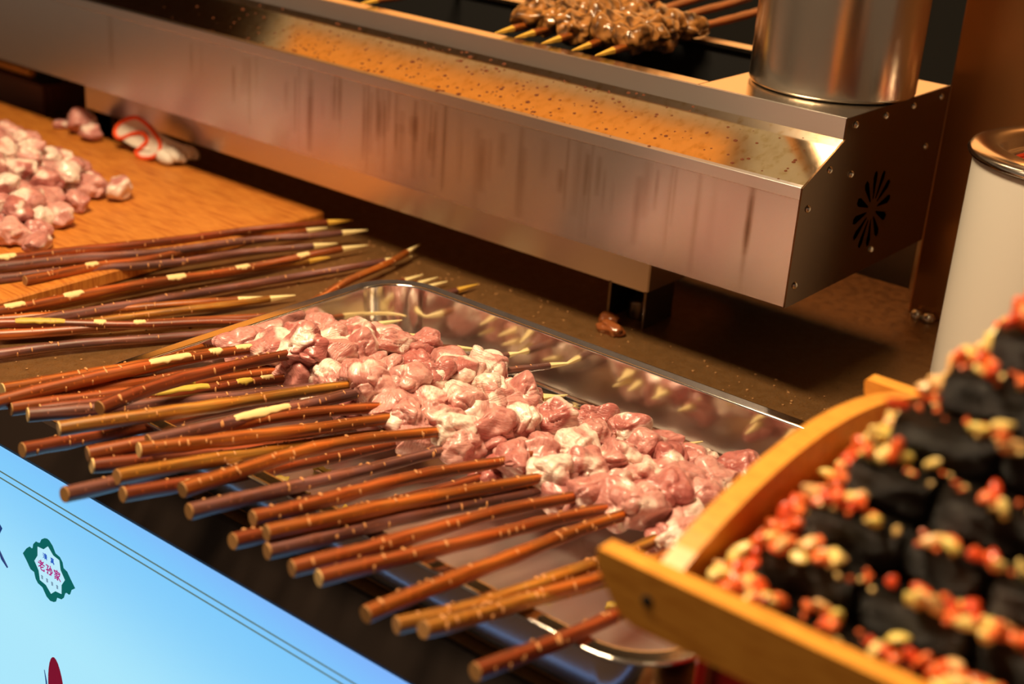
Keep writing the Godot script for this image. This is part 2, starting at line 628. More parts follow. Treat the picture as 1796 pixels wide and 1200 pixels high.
func _ready() -> void:
	# ------------------------------------------------------------ camera, surroundings, lamps
	var cam := Camera3D.new()
	cam.name = "camera"
	cam.position = Vector3(0.6486, 0.564, 0.8273)
	cam.rotation = Vector3(-0.39861, 0.65412, 0.07271)
	cam.near = 0.02
	cam.far = 30.0
	var lens := CameraAttributesPhysical.new()
	lens.frustum_focal_length = 73.1
	lens.frustum_focus_distance = 1.24
	lens.exposure_aperture = 6.3
	cam.attributes = lens
	add_child(cam)
	cam.fov = 26.93
	cam.current = true

	var env := Environment.new()
	env.background_mode = Environment.BG_COLOR
	env.background_color = Color(0.15, 0.105, 0.068).linear_to_srgb()
	env.tonemap_mode = Environment.TONE_MAPPER_LINEAR
	env.tonemap_exposure = 1.0
	env.sdfgi_enabled = true
	env.ssao_enabled = true
	env.ssil_enabled = true
	var we := WorldEnvironment.new()
	we.name = "surroundings"
	we.environment = env
	add_child(we)

	make_materials()
	rect_lamp("ceiling_lamp", "warm white panel lamp hung above the front of the counter", Vector3(-0.22, 1.42, 0.36), Vector2(0.55, 0.30), Vector3.DOWN, Color(1.0, 0.87, 0.69), 4.1, 6.0)
	rect_lamp("amber_light_panel", "amber panel lamp under the hood above the grill", Vector3(-1.00, 1.05, -0.51), Vector2(1.04, 0.40), Vector3.DOWN, Color(1.0, 0.60, 0.20), 0.07, 0.27)
	rect_lamp("amber_light_panel", "added amber glowing panel standing in for the lit wall behind the grill", Vector3(-0.80, 0.63, -1.08), Vector2(2.2, 0.60), Vector3(0, 0, 1), Color(1.0, 0.58, 0.16), 0.2, 0.5)  # glowing panel added in place of an amber-lit wall, mirrored by the rims
	rect_lamp("added_light_panel", "added unseen dim warm panel that lightens reflections in the sloped steel ledge", Vector3(-0.9, 1.5, -0.92), Vector2(2.4, 0.30), Vector3.DOWN, Color(1.0, 0.90, 0.68), 0.05, 0.2)  # unseen panel added so the ledge reflects something like a bright ceiling

	# ------------------------------------------------------------ setting
	var g := Geo.new()
	box(g, Vector3(-4, -0.95, -2), Vector3(3, -0.85, 4), 0.0)
	struct("floor", g.mesh(), mat(Color(0.26, 0.19, 0.16), 0.5), "brown floor in front of the stall")
	g = Geo.new()
	box(g, Vector3(-4, -0.85, -1.2), Vector3(3, 1.7, -1.1), 0.0)
	struct("wall_back", g.mesh(), mat(Color(0.05, 0.055, 0.04), 0.9), "dark wall far behind the grill")
	g = Geo.new()
	box(g, Vector3(-4, 1.7, -2), Vector3(3, 1.8, 1.6), 0.0)
	struct("ceiling", g.mesh(), mat(Color(0.40, 0.28, 0.2), 0.8), "brown ceiling over the stall")
	g = Geo.new()
	box(g, Vector3(0.081, 0.0005, -0.66), Vector3(1.5, 1.2, -0.64), 0.002)
	var wr := struct("wall_right", g.mesh(), mat(Color(0.72, 0.52, 0.32), 0.32, 0.8), "brown-reflecting steel splash wall right of the grill")
	for p in [Vector3(0.095, 0.006, -0.632), Vector3(0.110, 0.007, -0.630)]:
		g = Geo.new()
		lathe(g, [Vector2(0.0075, 0), Vector2(0.0075, 0.004), Vector2(0.005, 0.008), Vector2(0.001, 0.009)], p - Vector3(0, 0.006, 0), 16)
		put("bolt", g.mesh(), M.rivet, wr)

	build_counter()
	build_sign()
	build_grill()
	build_pot_and_pail()
	build_board()
	build_tray()
	build_raw_skewers()
	build_bare_skewers()
	build_grilled()
	build_tofu_box()

func build_counter() -> void:
	var t := thing("counter", "dark stainless steel counter under the trays and the grill", "counter", Vector3(-0.6, -0.85, 0.0))
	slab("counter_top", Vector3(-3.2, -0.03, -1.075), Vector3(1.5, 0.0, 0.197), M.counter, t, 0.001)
	var g := Geo.new()
	prism(g, PackedVector2Array([Vector2(0.1975, -0.0004), Vector2(0.203, -0.0012), Vector2(0.223, -0.028), Vector2(0.223, -0.05), Vector2(0.1975, -0.05)]), -3.2, 1.5, "x")
	part("front_lip", g, M.lip, t, "dark brown front edge strip")
	slab("cabinet", Vector3(-3.2, -0.85, -1.075), Vector3(1.5, -0.0305, 0.197), M.old_wood, t)
	# spice and dirt crumbs, past counting
	var rng := RandomNumberGenerator.new()
	rng.seed = 5
	g = Geo.new()
	var s := icosphere(0)
	for i in 420:
		var p := Vector3(rng.randf_range(-0.52, 0.25), 0.0006, rng.randf_range(-0.36, -0.21)) if i % 3 else Vector3(rng.randf_range(-0.5, -0.31), 0.0006, rng.randf_range(-0.35, 0.18))
		var r := rng.randf_range(0.0006, 0.0017)
		var v := PackedVector3Array()
		for q: Vector3 in s[0]: v.append(p + q * r * Vector3(1, 0.6, 1) * rng.randf_range(0.8, 1.2))
		g.body(v, s[1])
	part("crumbs", g, mat(Color(0.62, 0.45, 0.26), 0.5), t).set_meta("kind", "stuff")
	# scraps by the grill's foot
	for d in [[Vector3(-0.112, 0.006, -0.332), Vector3(0.017, 0.008, 0.012), 3], [Vector3(-0.128, 0.005, -0.352), Vector3(0.012, 0.007, 0.010), 4]]:
		var o := put("food_scrap", lump(d[2], 3, Vector3.ONE, 5, 0.12, func(p, no): return Color(0.24, 0.07, 0.018)), M.roast)
		o.transform = Transform3D(Basis.from_scale(d[1]), d[0])
		tag(o, "burnt orange food scrap lying nearest the tray by the grill foot" if d[2] == 3 else "burnt orange food scrap tucked against the grill foot", "scrap")

func build_sign() -> void:
	var t := thing("light_box_sign", "glowing pale blue light box sign on the counter front, with a green emblem", "sign", Vector3(-0.6, -0.85, 0.225))
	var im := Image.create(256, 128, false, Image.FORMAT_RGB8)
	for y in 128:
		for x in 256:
			# uneven lamp glow painted in: violet-blue along top and right, pale cyan lower left
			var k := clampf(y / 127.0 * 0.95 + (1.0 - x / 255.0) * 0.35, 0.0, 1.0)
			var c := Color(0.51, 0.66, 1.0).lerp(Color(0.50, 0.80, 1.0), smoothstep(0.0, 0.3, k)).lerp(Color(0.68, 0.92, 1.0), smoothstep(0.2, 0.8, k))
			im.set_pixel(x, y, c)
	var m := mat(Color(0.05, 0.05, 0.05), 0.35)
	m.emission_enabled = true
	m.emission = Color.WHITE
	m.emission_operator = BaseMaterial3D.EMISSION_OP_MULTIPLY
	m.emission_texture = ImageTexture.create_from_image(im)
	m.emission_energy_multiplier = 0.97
	m.texture_repeat = false
	var g := Geo.new()
	var x0 := -0.75
	var x1 := 0.65
	var ya := -0.030
	var yb := -0.33
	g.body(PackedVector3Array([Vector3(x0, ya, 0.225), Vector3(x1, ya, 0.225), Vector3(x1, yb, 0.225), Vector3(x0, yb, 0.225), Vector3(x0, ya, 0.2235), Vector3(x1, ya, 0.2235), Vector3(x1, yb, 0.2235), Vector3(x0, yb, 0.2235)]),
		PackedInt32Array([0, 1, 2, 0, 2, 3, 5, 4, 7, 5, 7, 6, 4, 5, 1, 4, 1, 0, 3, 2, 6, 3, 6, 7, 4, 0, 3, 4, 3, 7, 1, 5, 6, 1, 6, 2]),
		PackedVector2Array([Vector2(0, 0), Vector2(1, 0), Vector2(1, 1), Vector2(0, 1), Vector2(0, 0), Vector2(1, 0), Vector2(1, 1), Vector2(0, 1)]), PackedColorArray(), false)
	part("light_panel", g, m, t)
	slab("housing", Vector3(x0, -0.34, 0.1975), Vector3(x1, -0.051, 0.2233), M.lip, t)
	var l := AreaLight3D.new()
	l.name = "panel_light"
	l.area_size = Vector2(1.3, 0.28)
	l.light_color = Color(0.55, 0.82, 1.0)
	l.light_energy = 0.02
	l.shadow_enabled = true
	l.set("area_range", 6.0)
	l.position = Vector3(-0.05, -0.18, 0.2262) - t.position
	l.rotation.y = PI
	t.add_child(l)
	# the print: two rules, the emblem, lettering, and what shows of the pictures
	var z := 0.2251
	var zz := 0.2253
	var rule := print_ink(Color(0.36, 0.45, 0.40), 0.9)
	for y in [-0.0545, -0.0612]:
		g = Geo.new()
		prism(g, rect(x0, y - 0.0007, x1, y + 0.0007), z, zz, "z")
		part("printed_rule", g, rule, t)
	var c := Vector2(-0.299, -0.126)
	var outer := PackedVector2Array()
	for p in [-39.9, -0.2, -33.5, 7.5, -28.5, 11.5, -25.6, 11.0, -24.0, 11.8, -22.5, 16.5, -18.1, 21.1, -14.6, 21.4, -12.1, 22.3, -9.3, 27.0, -4.5, 30.2, -0.5, 31.4, 2.4, 30.8, 6.9, 27.5, 10.6, 21.5, 16.7, 20.5, 20.2, 16.8, 21.1, 11.6, 26.2, 10.2, 30.5, 4.8, 36.5, -1.8]:
		outer.append(Vector2(p, 0))
	var pts := PackedVector2Array()
	for i in range(0, outer.size(), 2): pts.append(Vector2(outer[i].x, outer[i + 1].x) * 0.001)
	var low := [31.0, -6.0, 28.5, -11.5, 26.6, -12.7, 23.8, -12.2, 21.2, -13.8, 18.8, -19.4, 15.1, -22.8, 8.7, -24.0, 6.5, -29.0, 3.1, -31.1, -2.4, -32.3, -7.6, -30.2, -12.9, -23.3, -19.7, -22.0, -22.8, -18.6, -24.2, -12.7, -29.6, -12.1, -34.5, -6.0]
	for i in range(0, low.size(), 2): pts.append(Vector2(low[i], low[i + 1]) * 0.001)
	for i in pts.size(): pts[i] += c
	g = Geo.new()
	prism(g, pts, z, zz, "z")
	var em := part("emblem", g, print_ink(Color(0.0, 0.40, 0.38), 0.9), t, "green scalloped emblem round a white star")
	var star := PackedVector2Array()
	for i in 16:
		var a := TAU * i / 16.0
		star.append(c + Vector2(cos(a), sin(a) * 1.08) * (0.0222 if i % 2 == 0 else 0.0181))
	g = Geo.new()
	prism(g, star, zz, 0.2255, "z")
	put("emblem_star", g.mesh(), print_ink(Color(0.74, 0.93, 1.0), 0.97), em)
	var draw := func(called: String, at: Vector2, size: float, strokes: Array, ink: Material, w: float) -> void:
		var gg := Geo.new()
		for s in strokes:
			for i in range(0, s.size() - 2, 2):
				var p := at + Vector2(s[i], s[i + 1]) * size
				var q := at + Vector2(s[i + 2], s[i + 3]) * size
				var n := (q - p).normalized()
				var o := Vector2(-n.y, n.x) * w * 0.5
				n *= w * 0.35
				prism(gg, PackedVector2Array([p + o - n, q + o + n, q - o + n, p - o - n]), 0.2255, 0.2257, "z")
		put(called, gg.mesh(), ink, em)
	var red := print_ink(Color(0.70, 0.10, 0.50), 0.9)
	var blue := print_ink(Color(0.15, 0.36, 0.78), 0.9)
	var grey := print_ink(Color(0.34, 0.44, 0.56), 0.9)
	# characters on a unit square, x right and y up
	draw.call("lettering", c + Vector2(-0.0163, -0.0046), 0.0095, [[0.2, 0.83, 0.72, 0.83], [0.45, 1.0, 0.45, 0.62], [0.02, 0.62, 0.98, 0.62], [0.85, 0.95, 0.5, 0.55, 0.05, 0.2], [0.36, 0.42, 0.36, 0.08, 0.46, 0.0, 0.88, 0.0, 0.9, 0.16], [0.78, 0.4, 0.4, 0.22]], red, 0.0011)
	draw.call("lettering", c + Vector2(-0.0047, -0.0046), 0.0095, [[0.05, 0.9, 0.4, 0.9, 0.24, 0.68], [0.24, 0.68, 0.24, 0.02, 0.12, 0.08], [0.02, 0.36, 0.42, 0.5], [0.7, 1.0, 0.7, 0.05, 0.6, 0.1], [0.56, 0.72, 0.46, 0.38], [0.82, 0.78, 0.97, 0.42], [0.9, 0.4, 0.7, 0.15, 0.45, 0.0]], red, 0.0011)
	draw.call("lettering", c + Vector2(0.0068, -0.0046), 0.0095, [[0.5, 1.02, 0.53, 0.9], [0.08, 0.7, 0.08, 0.86, 0.92, 0.86, 0.9, 0.7], [0.2, 0.68, 0.8, 0.68], [0.5, 0.68, 0.1, 0.42], [0.42, 0.58, 0.58, 0.3, 0.52, 0.0, 0.42, 0.06], [0.5, 0.45, 0.1, 0.22], [0.55, 0.3, 0.08, 0.02], [0.86, 0.56, 0.58, 0.36], [0.6, 0.36, 0.95, 0.04]], red, 0.0011)
	draw.call("lettering", c + Vector2(-0.0080, 0.0090), 0.0058, [[0.05, 0.9, 0.2, 0.8], [0.0, 0.6, 0.15, 0.5], [0.02, 0.05, 0.2, 0.35], [0.35, 0.88, 0.95, 0.88], [0.38, 0.73, 0.92, 0.73], [0.3, 0.58, 1.0, 0.58], [0.65, 1.0, 0.65, 0.58], [0.42, 0.0, 0.42, 0.45, 0.88, 0.45, 0.88, 0.0], [0.42, 0.3, 0.88, 0.3], [0.42, 0.16, 0.88, 0.16]], blue, 0.0006)
	draw.call("lettering", c + Vector2(0.0026, 0.0090), 0.0058, [[0.15, 0.9, 0.85, 0.9], [0.5, 1.0, 0.5, 0.8], [0.25, 0.22, 0.25, 0.78, 0.76, 0.78, 0.76, 0.22], [0.25, 0.62, 0.76, 0.62], [0.25, 0.48, 0.76, 0.48], [0.25, 0.34, 0.76, 0.34], [0.05, 0.2, 0.95, 0.2], [0.36, 0.18, 0.12, 0.0], [0.64, 0.18, 0.88, 0.0]], blue, 0.0006)
	for i in 4:
		draw.call("lettering", c + Vector2(-0.0135 + i * 0.0074, -0.0138), 0.0034, [[0.1, 0.8, 0.9, 0.8], [0.5, 1.0, 0.5, 0.0], [0.15, 0.4, 0.85, 0.4], [0.2, 0.0, 0.8, 0.05]], grey, 0.0005)
	# crimson oval and navy brush strokes, cut by the frame
	var oval := PackedVector2Array()
	for i in 28:
		var a := TAU * i / 28.0
		oval.append(Vector2(-0.3015 + cos(a) * 0.0125, -0.262 + sin(a) * (0.044 if sin(a) > 0 else 0.03)))
	g = Geo.new()
	prism(g, oval, z, zz, "z")
	part("printed_petal", g, print_ink(Color(0.50, 0.06, 0.18), 0.9), t, "tall crimson printed oval")
	var navy := print_ink(Color(0.08, 0.22, 0.48), 0.9)
	for s in [[-0.3185, -0.240, -0.3165, -0.252, -0.3175, -0.275, 0.0016], [-0.380, -0.136, -0.3725, -0.1465, -0.3655, -0.1530, 0.0034], [-0.378, -0.107, -0.3705, -0.114, -0.379, -0.128, 0.0026]]:
		g = Geo.new()
		sweep(g, PackedVector3Array([Vector3(s[0], s[1], z), Vector3(s[2], s[3], z), Vector3(s[4], s[5], z)]), [s[6] * 0.2, s[6] * 0.5, s[6] * 0.25], 8)
		part("printed_stroke", g, navy, t)

func build_grill() -> void:
	var L := -1.50
	var R := 0.0955
	var t := thing("charcoal_grill", "long stainless steel skewer grill with a greasy sloped front ledge", "grill", Vector3(-0.6, 0.0, -0.45))
	var g := Geo.new()
	prism(g, rounded(PackedVector2Array([Vector2(-0.3695, 0.1005), Vector2(-0.3005, 0.1005), Vector2(-0.3005, 0.2135), Vector2(-0.3695, 0.2455)]), 0.001), L, R, "x")
	part("ledge_body", g, M.steel, t)
	# front sheet with drip stains, its own texture coordinates along the grill
	g = Geo.new()
	g.body(PackedVector3Array([Vector3(L, 0.2125, -0.2995), Vector3(R, 0.2125, -0.2995), Vector3(R, 0.1, -0.2995), Vector3(L, 0.1, -0.2995), Vector3(L, 0.2125, -0.3005), Vector3(R, 0.2125, -0.3005), Vector3(R, 0.1, -0.3005), Vector3(L, 0.1, -0.3005)]),
		PackedInt32Array([0, 1, 2, 0, 2, 3, 5, 4, 7, 5, 7, 6, 4, 5, 1, 4, 1, 0, 3, 2, 6, 3, 6, 7, 4, 0, 3, 4, 3, 7, 1, 5, 6, 1, 6, 2]),
		PackedVector2Array([Vector2(0, 0), Vector2(1, 0), Vector2(1, 1), Vector2(0, 1), Vector2(0, 0), Vector2(1, 0), Vector2(1, 1), Vector2(0, 1)]), PackedColorArray(), false)
	part("front_sheet", g, M.front, t, "brushed front sheet with brown drip marks")
	g = Geo.new()
	prism(g, rounded(PackedVector2Array([Vector2(-0.3004, 0.2030), Vector2(-0.2988, 0.2030), Vector2(-0.2988, 0.2142), Vector2(-0.3030, 0.2160), Vector2(-0.3035, 0.2140)]), 0.0006), L, R, "x")
	part("folded_hem", g, M.steel, t)
	g = Geo.new()
	prism(g, PackedVector2Array([Vector2(-0.3012, 0.2134), Vector2(-0.3008, 0.2147), Vector2(-0.3698, 0.2465), Vector2(-0.3702, 0.2452)]), L, R, "x")
	part("sloped_ledge", g, M.slope, t, "sloped ledge spotted with grease")
	slab("riser", Vector3(L, 0.245, -0.3725), Vector3(R, 0.266, -0.3698), M.steel, t, 0.0006)
	slab("top_rim", Vector3(L, 0.262, -0.393), Vector3(-0.066, 0.2664, -0.3726), M.steel_plain, t, 0.0008)
	slab("top_rim", Vector3(L, 0.262, -0.598), Vector3(-0.066, 0.2664, -0.574), M.steel_plain, t, 0.0008)
	slab("top_plate", Vector3(-0.0658, 0.262, -0.598), Vector3(R, 0.2664, -0.3726), M.steel_plain, t, 0.0008)
	slab("firebox_wall", Vector3(L, 0.10, -0.3945), Vector3(-0.067, 0.2618, -0.3735), M.soot, t)
	slab("firebox_wall", Vector3(L, 0.10, -0.5955), Vector3(-0.067, 0.2618, -0.580), M.soot, t)
	slab("firebox_wall", Vector3(-0.067, 0.10, -0.5955), Vector3(-0.062, 0.2618, -0.3735), M.soot, t)
	slab("firebox_floor", Vector3(L, 0.10, -0.5955), Vector3(-0.0615, 0.13, -0.3735), M.soot, t)
	slab("lower_body", Vector3(-1.06, 0.041, -0.56), Vector3(-0.093, 0.0998, -0.366), M.steel, t, 0.0015)
	slab("rear_sheet", Vector3(L, 0.043, -0.598), Vector3(0.094, 0.2618, -0.5957), M.dark_steel, t, 0.0005)
	slab("under_sheet", Vector3(-0.093, 0.1000, -0.597), Vector3(R, 0.1012, -0.301), M.dark_steel, t, 0.0003)
	slab("vent_liner", Vector3(0.055, 0.103, -0.59), Vector3(0.057, 0.26, -0.375), M.soot, t, 0.0003)
	# end plate with a flower-shaped vent cut through it
	var csg := CSGCombiner3D.new()
	csg.name = "end_plate"
	t.add_child(csg, true)
	csg.position = -t.position
	var plate := CSGPolygon3D.new()
	# the polygon lies in x and y; turned so that its x runs along -z
	plate.polygon = PackedVector2Array([Vector2(0.2985, 0.0995), Vector2(0.2985, 0.2140), Vector2(0.3695, 0.2468), Vector2(0.3695, 0.2668), Vector2(0.5990, 0.2668), Vector2(0.5990, 0.0995)])
	plate.depth = 0.0018
	plate.name = "plate"
	plate.transform = Transform3D(Basis(Vector3(0, 0, -1), Vector3(0, 1, 0), Vector3(1, 0, 0)), Vector3(0.0974, 0, 0))
	var pm := steel(Color(0.38, 0.28, 0.18), 0.26, 0.5)
	plate.material = pm
	csg.add_child(plate)
	for i in 12:
		var a := TAU * i / 12.0 + 0.12
		var d := Vector2(cos(a), sin(a))
		var n := Vector2(-d.y, d.x)
		var c := Vector2(0.455, 0.163)
		var cutp := CSGPolygon3D.new()
		cutp.name = "slot"
		cutp.polygon = PackedVector2Array([c + d * 0.011 - n * 0.0009, c + d * 0.034 - n * 0.0045, c + d * 0.0395 - n * 0.0025, c + d * 0.0395 + n * 0.0025, c + d * 0.034 + n * 0.0045, c + d * 0.011 + n * 0.0009])
		cutp.depth = 0.01
		cutp.operation = CSGShape3D.OPERATION_SUBTRACTION
		cutp.transform = Transform3D(Basis(Vector3(0, 0, -1), Vector3(0, 1, 0), Vector3(1, 0, 0)), Vector3(0.102, 0, 0))
		cutp.material = pm
		csg.add_child(cutp, true)
	for p in [Vector2(-0.3145, 0.192), Vector2(-0.3115, 0.119), Vector2(-0.347, 0.2225), Vector2(-0.394, 0.210), Vector2(-0.387, 0.2585), Vector2(-0.451, 0.2575), Vector2(-0.513, 0.258), Vector2(-0.579, 0.258), Vector2(-0.561, 0.209), Vector2(-0.47, 0.118)]:
		g = Geo.new()
		lathe(g, [Vector2(0.0036, 0), Vector2(0.0036, 0.0006), Vector2(0.0028, 0.0018), Vector2(0.0012, 0.0025), Vector2(0.0003, 0.0026)], Vector3.ZERO, 14)
		var o := put("rivet", g.mesh(), M.rivet, csg)
		o.transform = Transform3D(Basis(Vector3(0, 0, 1), -PI / 2), Vector3(0.0974, p.y, p.x))
	# feet: bent channels, open to the front
	for x in [-0.118, -1.02]:
		g = Geo.new()
		prism(g, PackedVector2Array([Vector2(x - 0.024, -0.366), Vector2(x - 0.024, -0.42), Vector2(x + 0.024, -0.42), Vector2(x + 0.024, -0.366), Vector2(x + 0.021, -0.366), Vector2(x + 0.021, -0.416), Vector2(x - 0.021, -0.416), Vector2(x - 0.021, -0.366)]), 0.0003, 0.042, "y")
		part("foot", g, M.dark_steel, t)
		g = Geo.new()
		lathe(g, [Vector2(0.011, 0.0004), Vector2(0.012, 0.004), Vector2(0.012, 0.018), Vector2(0.009, 0.021), Vector2(0.001, 0.022)], Vector3(x, 0, -0.392), 20)
		part("levelling_nut", g, M.dark_steel, t)
	# spilt spice grains on the ledge and drops on its edge, past counting
	var rng := RandomNumberGenerator.new()
	rng.seed = 8
	g = Geo.new()
	var s := icosphere(1)
	for i in 330:
		var x := clampf(rng.randfn(-0.34, 0.2), -0.9, 0.07)
		var k := pow(rng.randf(), 1.3)
		var p := Vector3(x, 0.2147 + k * 0.0316, -0.3012 - k * 0.0685)
		var r := rng.randf_range(0.0005, 0.0016) * (1.5 if rng.randf() < 0.1 else 1.0)
		var v := PackedVector3Array()
		for q: Vector3 in s[0]: v.append(p + Vector3(q.x * r * 1.4, q.y * r * 0.6 + q.z * r * -0.4, q.z * r))
		g.body(v, s[1])
	part("spice_grains", g, M.crumb, t).set_meta("kind", "stuff")

func build_pot_and_pail() -> void:
	var g := Geo.new()
	var t := thing("stock_pot", "tall straight-sided stainless steel pot standing on the grill's right end", "pot", Vector3(0.02, 0.2668, -0.485))
	lathe(g, [Vector2(0.0785, 0.0), Vector2(0.0815, 0.0015), Vector2(0.0825, 0.004), Vector2(0.0825, 0.296), Vector2(0.0845, 0.298), Vector2(0.0845, 0.301), Vector2(0.0805, 0.301), Vector2(0.0805, 0.298), Vector2(0.081, 0.006), Vector2(0.078, 0.004)], Vector3.ZERO, 96)
	put("pot_body", g.mesh(), steel(Color(0.86, 0.81, 0.74), 0.22, 0.25), t)
	for a in [0.4, 0.4 + PI]:
		g = Geo.new()
		var d := Vector3(cos(a), 0, sin(a))
		var n := Vector3(-d.z, 0, d.x)
		sweep(g, PackedVector3Array([d * 0.082 - n * 0.03 + Vector3.UP * 0.25, d * 0.105 - n * 0.03 + Vector3.UP * 0.25, d * 0.112 - n * 0.02 + Vector3.UP * 0.25, d * 0.112 + n * 0.02 + Vector3.UP * 0.25, d * 0.105 + n * 0.03 + Vector3.UP * 0.25, d * 0.082 + n * 0.03 + Vector3.UP * 0.25]), [0.003, 0.003, 0.003, 0.003, 0.003, 0.003], 8)
		put("handle", g.mesh(), M.rivet, t)
	# pail
	t = thing("pail", "cream white round pail with a shiny steel rim beside the splash wall", "pail", Vector3(0.271, 0.0004, -0.514))
	g = Geo.new()
	lathe(g, [Vector2(0.094, 0.0), Vector2(0.098, 0.003), Vector2(0.1, 0.01), Vector2(0.1, 0.232), Vector2(0.098, 0.236), Vector2(0.075, 0.236), Vector2(0.075, 0.2)], Vector3.ZERO, 80)
	put("pail_body", g.mesh(), M.white_paint, t)
	g = Geo.new()
	lathe(g, [Vector2(0.098, 0.2365), Vector2(0.1055, 0.238), Vector2(0.1065, 0.241), Vector2(0.104, 0.245), Vector2(0.096, 0.249), Vector2(0.086, 0.250), Vector2(0.079, 0.248), Vector2(0.0755, 0.243), Vector2(0.074, 0.236), Vector2(0.070, 0.234), Vector2(0.066, 0.236), Vector2(0.064, 0.232), Vector2(0.063, 0.20), Vector2(0.07, 0.20), Vector2(0.08, 0.2365)], Vector3.ZERO, 80, true, false)
	put("rim", g.mesh(), M.steel_plain, t)
	g = Geo.new()
	lathe(g, [Vector2(0.0635, 0.214), Vector2(0.0635, 0.228), Vector2(0.06, 0.2295), Vector2(0.03, 0.230), Vector2(0.001, 0.2305)], Vector3.ZERO, 48)
	put("sauce", g.mesh(), M.sauce, t)
	# dark clamp gripping the rim on the near side
	var a := atan2(0.83 + 0.514, 0.65 - 0.271) + 0.02
	var d := Vector3(cos(a), 0, sin(a))
	g = Geo.new()
	prism(g, rounded(PackedVector2Array([Vector2(-0.024, 0.068), Vector2(0.024, 0.068), Vector2(0.026, 0.113), Vector2(-0.026, 0.113)]), 0.008, 4), 0.214, 0.258, "y", Color.WHITE, 0.004)
	var o := put("rim_clamp", g.mesh(), M.black_plastic, t)
	o.rotation.y = PI / 2 - a
	g = Geo.new()
	box(g, Vector3(-0.0006, 0.012, 0.0985), Vector3(0.0006, 0.222, 0.1003), 0.0)
	o = put("side_seam", g.mesh(), mat(Color(0.35, 0.3, 0.26), 0.7), t)
	o.rotation.y = PI / 2 - a - 0.10

